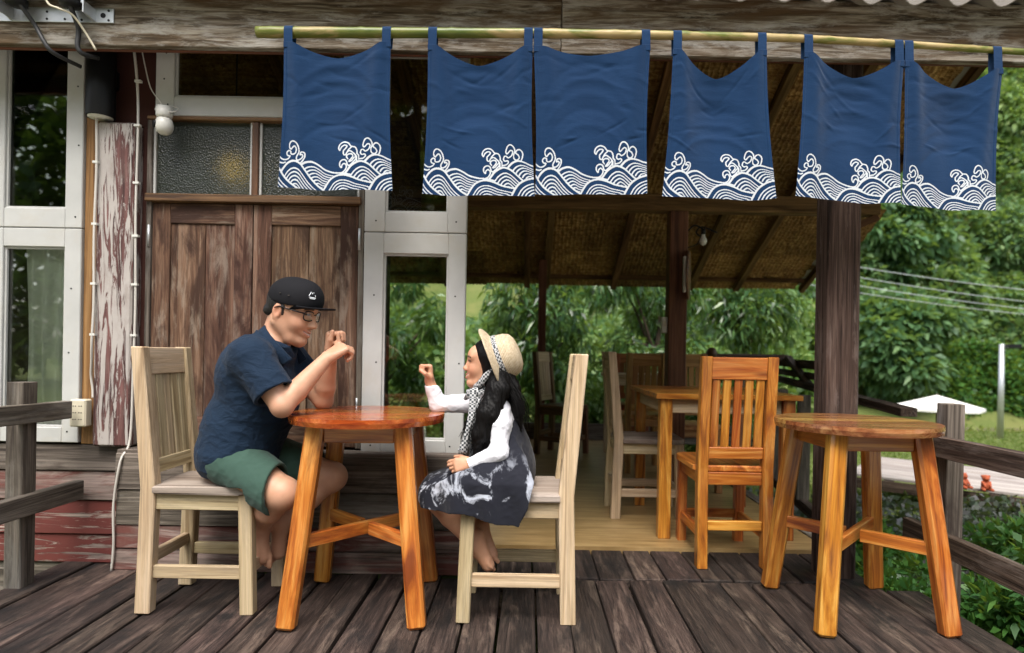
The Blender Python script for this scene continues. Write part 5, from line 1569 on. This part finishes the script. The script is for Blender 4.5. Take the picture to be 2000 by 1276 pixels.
V = Vox((-1.34, 2.16, .36), (-.78, 2.74, .70), .0042)
V.ell((-1.135, 2.44, .57), (.10, .168, .09), None, 0)
qn, qf = nrm(kn_n - hp_n), nrm(kn_f - hp_f)
V.cone(hp_n + v3(0, 0, .002), kn_n - qn * .01, .098, .094, .04); V.cone(hp_f + v3(0, 0, .002), kn_f - qf * .02, .098, .092, .04)
V.cone(hp_n + qn * .17 + v3(0, 0, .012), kn_n + qn * .2, .072, .074, 0, 's'); V.cone(hp_f + qf * .22 + v3(0, 0, .012), kn_f + qf * .2, .072, .074, 0, 's')
cn, cf = kn_n - qn * .030, kn_f - qf * .055
V.cut(cn, (.93, -.12, -.10), cn - v3(.2, .16, .2), cn + v3(.25, .095, .25)); V.cut(cf, (.98, .0, -.1), cf - v3(.12, .10, .2), cf + v3(.25, .2, .25))
V.cut((-1.1, 2.44, .484), (0, 0, -1), (-1.34, 2.2, .36), (-1.035, 2.74, .52))
me = V.mesh('shorts', lambda P: wrinkle(12, .008, 34)(P) + wrinkle(14, .004, 70)(P))
link('shorts', me, plain('green_cotton', (.040, .082, .062), .85, .2, bump=.25, bscale=420, var=.18, vscale=9, Sheen_Weight=.1), man)

# hair under the cap
C, f_, s_, u_ = FR; RmM = np.array([f_, s_, u_])
M['hair'] = plain('black_hair', (.010, .008, .007), .5, .4, bump=.6, bscale=180, var=.4)
V = Vox(C - .16, C + .16, .003)
V.ell(T(-.006, 0, .040), (.097, .079, .088), RmM, 0)
V.cone(T(-.070, -.035, -.012), T(-.070, .035, -.012), .022, .022, .02)
V.cut(T(.01, 0, .03), f_ * .75 - u_ * .55, k=.004)
for q in (-1, 1): V.cone(T(.01, q * .07, .02), T(.012, q * .07, -.01), .011, .006, .006)
link('hair', V.mesh('hair', wrinkle(3, .003, 160, (1, 1, .4))), M['hair'], man)

# cap: low crown with a flat front panel, curved brim, eyelets and a small mountain badge
V = Vox(C - .17, C + .19, .0034)
cc = T(.010, 0, .056)
V.ell(cc, (.110, .088, .086), RmM, 0)
V.ell(T(.052, 0, .076), (.062, .060, .060), RmM, .02)
V.cut(T(0, 0, .024), -u_ + f_ * .10)
V.ell(T(.010, 0, .030), (.103, .081, .074), RmM, .0, 's')
capm = plain('black_cap_cotton', (.008, .008, .010), .85, .2, bump=.3, bscale=500, var=.2)
cap = link('cap', V.mesh('cap'), capm, man)
Vb = []; Fb = []; nb = 22
for i in range(nb + 1):
    a = -1 + 2 * i / nb
    for j in range(7):
        r = j / 6
        fw = .092 - .055 * abs(a) ** 2.2 + r * .088 * math.sqrt(max(0, 1 - (abs(a) ** 2.6) * .92))
        sd_ = a * (.080 - .004 * r)
        up_ = .034 - .022 * a * a + .026 * r - .006 * r * r
        for t_ in (0, .004): Vb.append(T(fw, sd_, up_ + t_))
def bi(i, j, t): return (i * 7 + j) * 2 + t
for i in range(nb):
    for j in range(6):
        Fb += [(bi(i, j, 1), bi(i, j + 1, 1), bi(i + 1, j + 1, 1), bi(i + 1, j, 1)), (bi(i, j, 0), bi(i + 1, j, 0), bi(i + 1, j + 1, 0), bi(i, j + 1, 0))]
    Fb.append((bi(i, 6, 0), bi(i + 1, 6, 0), bi(i + 1, 6, 1), bi(i, 6, 1)))
mk('brim', Vb, Fb, capm, cap, True)
# badge: little white peak with an underline, laid on the front panel
def on_cap(a, b):
    d = nrm(f_ * math.cos(a) * math.cos(b) + s_ * math.sin(a) * math.cos(b) + u_ * math.sin(b))
    lo_, hi_ = .05, .2
    def ins(p):
        q1 = RmM @ (p - cc); q2 = RmM @ (p - T(.052, 0, .076))
        return (q1 / np.array([.110, .088, .086])) @ (q1 / np.array([.110, .088, .086])) < 1 or (q2 / np.array([.062, .060, .060])) @ (q2 / np.array([.062, .060, .060])) < 1
    for _ in range(24):
        md = (lo_ + hi_) / 2
        if ins(cc + d * md): lo_ = md
        else: hi_ = md
    return cc + d * (lo_ + .0035)
M['badge'] = plain('white_thread', (.75, .78, .82), .8)
mb = MB(); a0 = R(-27)
for seg in ([(-.16, .06), (-.02, .30), (.05, .20), (.10, .26), (.20, .06)], [(-.02, .30), (.02, .17), (.05, .20)], [(-.15, -.02), (.20, -.02)], [(-.11, -.08), (.16, -.08)]):
    P_ = []
    for (p0, p1) in zip(seg[:-1], seg[1:]):
        for k in range(5): P_.append(on_cap(a0 + (p0[0] + (p1[0] - p0[0]) * k / 4) * .72, .24 + .72 * (p0[1] + (p1[1] - p0[1]) * k / 4)))
    mb.tube(P_, .0016, 5)
mb.build('badge', M['badge'], cap)
for a in (-1.35, -1.75):
    p_ = on_cap(a, .12); mb = MB(); mb.add(*lathe([(.0, 0), (.003, .001), (.0035, 0), (0, -.001)], 8)); mb.build('eyelet', M['greywood'], cap, True, Matrix.Translation(Vector(p_)))

# glasses
gl = link('glasses', mesh('glasses', *MB().tube([T(.107, -.008, .012), T(.110, 0, .015), T(.107, .008, .012)], .002, 6).__dict__.values(), True), M['black'], man)
for q in (-1, 1):
    ring = []
    for k in range(25):
        a = 2 * math.pi * k / 24; ca, sa = math.cos(a), math.sin(a)
        ring.append(T(.104 - .010 * abs(ca * .026 + q * 0) / .026 * (1 if ca * q > 0 else 0), q * .034 + .026 * math.copysign(abs(ca) ** .6, ca), .006 + .0185 * math.copysign(abs(sa) ** .6, sa)))
    mb = MB(); mb.tube(ring, .0024, 6, False); mb.build('rim', M['black'], gl, True)
    mk('lens', ring[:-1], [tuple(range(24))], M['glass'], gl)
    mb = MB(); mb.tube([T(.094, q * .061, .014), T(.05, q * .075, .015), T(.0, q * .083, .018), T(-.02, q * .083, .008)], [.003, .0028, .0026, .002], 6); mb.build('temple_arm', M['black'], gl, True)

# ---- the girl --------------------------------------------------------------
girl = thing('person', 'small person in straw hat, white long-sleeved top and black tie-dye dress, one fist raised', 'person', (0, 0, 0))
GS = .765
FG = head_frame((-.156, 2.42, .950), R(184), R(-6))
V = Vox((-.47, 2.17, .10), (.08, 2.62, 1.10), .0032)
TG = head(V, FG, GS, True)
V.cone(TG(-.03, 0, -.05), (-.125, 2.42, .82), .038, .040, .015)
V.cone((-.115, 2.355, .790), (-.115, 2.485, .790), .034, .034, .03)
V.ell((-.105, 2.42, .70), (.075, .095, .12), None, .04); V.ell((-.07, 2.42, .56), (.085, .10, .08), None, .04)
gs_n, ge_n, gw_n = v3(-.100, 2.320, .790), v3(-.098, 2.285, .628), v3(-.200, 2.285, .585)
V.chain([gs_n + v3(-.004, .024, -.006), gs_n + (ge_n - gs_n) * .35, ge_n, gw_n], [.026, .028, .026, .019], .015)
gs_f, ge_f, gw_f = v3(-.165, 2.50, .800), v3(-.362, 2.52, .783), v3(-.396, 2.50, .880)
V.chain([gs_f, ge_f, gw_f], [.034, .028, .020], .015)
hand(V, gw_f, (-.10, -.02, 1.0), (-.8, -.55, 0), (.5, -.85, .1), .74, (80, 90, 60), ((.3, .5, .8), (-.5, .6, .5)))
hand(V, gw_n, (-.98, .05, -.12), (.0, .9, -.35), (-.1, .3, .95), .74, (30, 40, 30), ((.5, .75, .2), (.1, .9, .3)), 5)
gk_n, ga_n = v3(-.365, 2.385, .445), v3(-.195, 2.375, .262)
V.cone((-.10, 2.375, .535), gk_n, .068, .046, .02); V.chain([gk_n, gk_n + (ga_n - gk_n) * .4 + v3(.012, 0, -.01), ga_n], [.044, .042, .026], .015)
foot(V, ga_n, (.24, -.02, -.95), (-.9, 0, -.25), (0, 1, 0), .70)
gk_f, ga_f = v3(-.355, 2.46, .445), v3(-.182, 2.43, .285)
V.cone((-.10, 2.465, .535), gk_f, .068, .046, .02); V.chain([gk_f, gk_f + (ga_f - gk_f) * .4 + v3(.012, 0, -.01), ga_f], [.044, .042, .026], .015)
foot(V, ga_f, (.22, -.10, -.93), (-.9, -.3, -.2), (0, -1, 0), .70)
me = V.mesh('body'); paint(me, head_paint(FG, GS, (.58, .31, .19), (.46, .15, .12), (.03, .02, .015)))
link('body', me, M['skin'], girl)

# white long-sleeved top
V = Vox((-.46, 2.16, .48), (.04, 2.64, .90), .0036)
V.chain([gs_n + v3(-.004, .022, -.004), gs_n + (ge_n - gs_n) * .35, ge_n, gw_n + nrm(gw_n - ge_n) * .01], [.034, .037, .034, .026], .03); V.chain([gs_f + v3(.02, -.01, 0), ge_f, gw_f + nrm(gw_f - ge_f) * .012], [.044, .036, .027], .02)
V.cone((-.115, 2.345, .792), (-.115, 2.495, .792), .042, .042, .03)
V.ell((-.108, 2.42, .69), (.088, .108, .13), None, .04)
V.cone((-.125, 2.42, .80), TG(-.02, 0, -.09), .056, .046, .02)
for a, b in ((ge_n, gw_n), (ge_f, gw_f)):
    q = nrm(b - a); V.cone(b - q * .004, b + q * .08, .0215, .024, 0, 's'); V.cut(b + q * .012, q, b - .06, b + .06, .002)
V.cut((-.12, 2.42, .862), (0, 0, 1))
me = V.mesh('top', lambda P: wrinkle(21, .0065, 60, (1, 1, 1.5))(P) + wrinkle(22, .003, 120)(P))
link('top', me, plain('white_jersey', (.74, .74, .78), .85, .25, bump=.15, bscale=600, var=.06), girl)

# dress: pinafore bodice, lap and a skirt falling over the near side of the seat
V = Vox((-.46, 2.12, .32), (.12, 2.66, .86), .004)
V.ell((-.098, 2.42, .655), (.098, .118, .14), None, 0)
V.cone((-.088, 2.42, .60), (-.080, 2.42, .52), .104, .112, .05)
for y in (-.052, .052):
    V.cone((-.085, 2.42 + y, .535), (-.345, 2.42 + y * .75, .462), .078, .062, .05)
V.cone((-.36, 2.365, .445), (-.36, 2.48, .445), .046, .046, .03)
flap = [(-.392, .470), (-.392, .412), (-.300, .405), (-.225, .412), (-.165, .392), (-.10, .378), (-.020, .366), (.012, .44), (.034, .53), (.0, .62), (-.05, .68), (-.15, .60), (-.27, .55)]
V.poly(flap, (2.17, 2.40), .007, lambda x, z: 2.225 + .10 * np.clip((z - .52) / .16, 0, 1) ** 1.2 + .10 * np.clip((-.20 - x) / .19, 0, 1) ** 1.5 + .011 * np.sin(x * 48 + z * 10) * np.clip((.60 - z) / .15, 0, 1), .035)
flap2 = [(-.392, .470), (-.392, .420), (-.25, .415), (-.05, .48), (.02, .53), (0, .62), (-.05, .68), (-.15, .60), (-.27, .55)]
V.poly(flap2, (2.46, 2.66), .007, lambda x, z: 2.60 - .10 * np.clip((z - .52) / .16, 0, 1) - .08 * np.clip((-.20 - x) / .19, 0, 1) ** 1.5 + .01 * np.sin(x * 44), .03)
V.ell((-.045, 2.42, .56), (.075, .14, .085), None, .05)
V.cone((-.27, 2.40, .40), (-.42, 2.40, .37), .050, .062, .01, 's'); V.cone((-.2, 2.40, .36), (-.30, 2.40, .40), .05, .05, .01, 's')
for q in (gs_n, gs_f): V.cone(q + v3(0, 0, .02), q + v3(0, 0, -.09), .046, .036, .008, 's')
V.cut((-.1, 2.42, .760), (0, 0, 1), None, None, .006)
V.cut((-.03, 2.42, .487), (0, 0, -1), (-.19, 2.255, .32), (.12, 2.66, .53), .002)
for y in (2.352, 2.488):   # shoulder straps
    V.chain([(-.175, y, .745), (-.165, y, .80), (-.125, y, .848), (-.075, y, .80), (-.06, y, .74)], [.011] * 5, .004)
me = V.mesh('dress', lambda P: wrinkle(31, .006, 40)(P) + wrinkle(32, .003, 90)(P))
m, nt, out = newmat('tie_dye_cotton'); g = NT(nt); tc = g.n('ShaderNodeTexCoord'); p = tc.outputs['Object']
n1 = g.noise(g.scale(p, (9, 6, 5)), 1, 7, .66, 1.6); sp = g.n('ShaderNodeSeparateXYZ'); g.l(p, sp.inputs[0])
lowm = g.math('MULTIPLY', g.math('SUBTRACT', .64, sp.outputs[2]), 6.0, True)
n2 = g.noise(g.scale(p, (60, 40, 60)), 1, 4, .7)
f1 = g.math('MULTIPLY', g.ramp(g.math('ADD', n1, g.math('MULTIPLY', n2, .06)), [(.555, 0.0), (.63, 1.0)]), lowm)
c = g.mix(f1, (.012, .013, .020), (.55, .58, .66))
b = g.pbsdf(c, .85, None, .2, Sheen_Weight=.1); g.l(b.outputs[0], out.inputs[0])
link('dress', me, m, girl)

# long wavy hair
Cg, fg, sg_, ug = FG
RmG = np.array([fg, sg_, ug])
m, nt, out = newmat('long_black_hair'); g = NT(nt); tc = g.n('ShaderNodeTexCoord')
n1 = g.noise(g.scale(tc.outputs['Object'], (160, 160, 16)), 1, 3, .6)
b = g.pbsdf(g.mix(n1, (.0016, .0015, .0015), (.006, .0048, .0044)), .5, g.bump(n1, .4, .004), .14); g.l(b.outputs[0], out.inputs[0]); M['longhair'] = m
V = Vox(Cg - .16, Cg + .16, .0032)
V.ell(TG(-.016, 0, .050), np.array((.106, .092, .098)) * GS, RmG, 0)
V.cone(TG(-.07, -.03, -.03), TG(-.07, .03, -.03), .036, .036, .03)
for q in (-1, 1): V.cone(TG(-.005, q * .070, .04), TG(-.022, q * .068, -.11), .026, .028, .02)
V.cut(TG(.056, 0, .035), fg * .93 - ug * .36, k=.006)
_ax = nrm((.92, -.07, .37)); V.cut(v3(-.114, 2.418, .976) + _ax * .012, _ax + v3(0, 0, .25), (-.4, 2.2, .93), (.1, 2.65, 1.15))
hair = link('hair', V.mesh('hair', wrinkle(41, .003, 190, (.5, 1, .5))), M['longhair'], girl)
V = Vox((-.28, 2.22, .55), (.06, 2.62, 1.0), .0034)
V.chain([TG(-.04, .066, .02), (-.120, 2.335, .86), (-.150, 2.305, .77), (-.172, 2.300, .69), (-.190, 2.305, .615)], [.030, .034, .036, .030, .008], .03)
V.chain([TG(-.05, .060, .0), (-.095, 2.325, .86), (-.125, 2.300, .76), (-.135, 2.300, .66)], [.030, .030, .028, .008], .03)
V.chain([TG(-.07, .03, .0), (-.060, 2.38, .86), (-.035, 2.37, .78), (-.020, 2.36, .70)], [.034, .034, .026, .007], .03)
V.chain([TG(-.07, -.03, .0), (-.070, 2.44, .86), (-.040, 2.45, .78), (-.020, 2.45, .68)], [.034, .034, .030, .008], .03)
V.chain([TG(-.04, -.066, .02), (-.125, 2.505, .86), (-.16, 2.53, .76), (-.175, 2.53, .66)], [.028, .030, .028, .008], .03)
link('hair_length', V.mesh('hair_length', lambda P: wrinkle(43, .012, 150, (1, 1, .10))(P) + wrinkle(44, .006, 330, (1, 1, .06))(P)), M['longhair'], hair)
rg = random.Random(11); mb = MB()
def lock(p0, p1, p2, p3, r, wv_, ph):
    P_ = []; n = 16
    for i in range(n + 1):
        t_ = i / n
        q = (1 - t_) ** 3 * p0 + 3 * (1 - t_) ** 2 * t_ * p1 + 3 * (1 - t_) * t_ * t_ * p2 + t_ ** 3 * p3
        q = q + v3(wv_ * math.sin(t_ * 11 + ph), wv_ * .6 * math.cos(t_ * 9 + ph), 0) * t_
        P_.append(q)
    mb.tube(P_, [r * (1 - .75 * (i / n) ** 1.6) for i in range(n + 1)], 5)
for k in range(300):
    a = rg.random(); side = -1 if k % 5 else 1        # most of it falls on the near side, in front of the shoulder
    st = TG(-.02 - .07 * rg.random(), -side * (.055 + .02 * rg.random()) if side < 0 else -.06 * side, .02 - .06 * rg.random())
    st = TG(-.02 - .075 * rg.random(), (.062 + .014 * rg.random()) * (1 if side < 0 else -1), .03 - .07 * rg.random())
    yb = 2.285 + .04 * rg.random() if side < 0 else 2.52 + .04 * rg.random()
    if side < 0 and a > .86:
        end = v3(-.02 + .03 * rg.random(), yb + .03, .70 + .06 * rg.random())
    else:
        end = v3(-.225 + .115 * rg.random() ** 1.2, yb, .575 + .13 * rg.random())
    mid1 = st + v3(.012, 0, -.08); mid2 = v3(end[0] * .75 + st[0] * .25 + .02, yb - .012 if side < 0 else yb, end[2] + .14)
    lock(st, mid1, mid2, end, .0012 + .0013 * rg.random(), .004 + .008 * rg.random(), rg.random() * 6.28)
for k in range(60):
    st = TG(.012 - .03 * rg.random(), .072, .03 - .03 * rg.random()); end = v3(-.245 + .02 * rg.random(), 2.32, .60 + .08 * rg.random())
    lock(st, TG(.008, .075, -.05), v3(-.215, 2.325, .76), end, .0028, .010, rg.random() * 6.28)
for k in range(0):      # broad inner locks that close the mass
    st = TG(-.03 - .06 * rg.random(), .066, .0 - .05 * rg.random()); end = v3(-.205 + .085 * rg.random(), 2.315 + .03 * rg.random(), .62 + .09 * rg.random())
    lock(st, st + v3(.012, 0, -.08), v3(end[0] + .02, 2.315, end[2] + .13), end, .010 + .004 * rg.random(), .006, rg.random() * 6.28)
mb.build('hair_locks', M['longhair'], hair, True)

# straw hat worn on the back of the head, with a checked scarf tied through it
m, nt, out = newmat('straw'); g = NT(nt); tc = g.n('ShaderNodeTexCoord'); p = tc.outputs['Object']
sp = g.n('ShaderNodeSeparateXYZ'); g.l(p, sp.inputs[0])
rr_ = g.math('SQRT', g.math('ADD', g.math('MULTIPLY', sp.outputs[0], sp.outputs[0]), g.math('MULTIPLY', sp.outputs[1], sp.outputs[1])))
rings = g.math('SINE', g.math('MULTIPLY', g.math('SUBTRACT', rr_, sp.outputs[2]), 900))
n1 = g.noise(p, 90, 4, .6)
c = g.ramp(g.math('ADD', g.math('MULTIPLY', n1, .7), g.math('MULTIPLY', rings, .14)), [(.15, (.40, .29, .17)), (.4, (.62, .50, .34)), (.7, (.76, .66, .49))])
b = g.pbsdf(c, .7, g.bump(g.math('ADD', rings, n1), .5, .003), .3); g.l(b.outputs[0], out.inputs[0])
ax = nrm((.92, -.07, .37)); hc = v3(-.114, 2.418, .976)
zx = Vector(ax); xx = Vector((0, 1, 0)); xx = (xx - zx * xx.dot(zx)).normalized(); yx = zx.cross(xx)
MH = Matrix((xx, yx, zx)).transposed().to_4x4(); MH.translation = Vector(hc)
prof = [(.136, -.018), (.124, -.012), (.106, -.005), (.094, .000), (.091, .007), (.0895, .027), (.086, .050), (.076, .072), (.056, .084), (.029, .089), (.002, .090)]
nn_ = 48; Vh = []; Fh = []
for t_ in (0, 1):
    for i, (r_, z_) in enumerate(prof):
        for k in range(nn_):
            a = 2 * math.pi * k / nn_
            wob = (.006 * math.sin(2 * a + .6) + .004 * math.sin(3 * a)) * max(0, (r_ - .09) / .05)
            rr2 = r_ - (.003 * t_ if i > 3 else 0)
            Vh.append((rr2 * math.cos(a), rr2 * math.sin(a), z_ + wob - .0035 * t_))
m0 = len(prof) * nn_
for i in range(len(prof) - 1):
    for k in range(nn_):
        k2 = (k + 1) % nn_
        Fh.append((i * nn_ + k, i * nn_ + k2, (i + 1) * nn_ + k2, (i + 1) * nn_ + k)); Fh.append((m0 + i * nn_ + k, m0 + (i + 1) * nn_ + k, m0 + (i + 1) * nn_ + k2, m0 + i * nn_ + k2))
for k in range(nn_): Fh.append((k, m0 + k, m0 + (k + 1) % nn_, (k + 1) % nn_))
hat = mk('straw_hat', Vh, Fh, m, girl, True, MH)
m, nt, out = newmat('checked_scarf'); g = NT(nt); tc = g.n('ShaderNodeTexCoord'); p = tc.outputs['Object']
ck = g.n('ShaderNodeTexChecker'); g.l(p, ck.inputs['Vector']); ck.inputs['Scale'].default_value = 125; ck.inputs['Color1'].default_value = (.05, .055, .06, 1); ck.inputs['Color2'].default_value = (.48, .48, .48, 1)
b = g.pbsdf(ck.outputs['Color'], .85, None, .2); g.l(b.outputs[0], out.inputs[0]); scm = m
Vb = []; Fb = []
for k in range(nn_):
    a = 2 * math.pi * k / nn_
    for r_, z_ in ((.0938, .004), (.0926, .022)): Vb.append((r_ * math.cos(a), r_ * math.sin(a), z_))
for k in range(nn_): Fb.append((2 * k, 2 * ((k + 1) % nn_), 2 * ((k + 1) % nn_) + 1, 2 * k + 1))
mk('hat_band', Vb, Fb, scm, hat, True)
def ribbon(pts, w0, w1, up):
    return strip('scarf', pts, (w0, w1), .004, scm, girl, up)
ribbon([(-.105, 2.335, .940), (-.150, 2.335, .915), (-.178, 2.345, .880), (-.196, 2.37, .862), (-.20, 2.41, .852)], .022, .030, (-.2, -1, .1))
ribbon([(-.150, 2.36, .862), (-.185, 2.345, .850), (-.215, 2.35, .842), (-.232, 2.38, .832), (-.22, 2.42, .83)], .034, .040, (-.5, -1, .3))
ribbon([(-.205, 2.345, .858), (-.203, 2.328, .815), (-.205, 2.308, .75), (-.218, 2.300, .68), (-.238, 2.30, .625)], .026, .034, (0, -1, .05))
ribbon([(-.195, 2.352, .850), (-.182, 2.325, .80), (-.182, 2.305, .74), (-.190, 2.300, .69)], .024, .028, (.1, -1, .05))
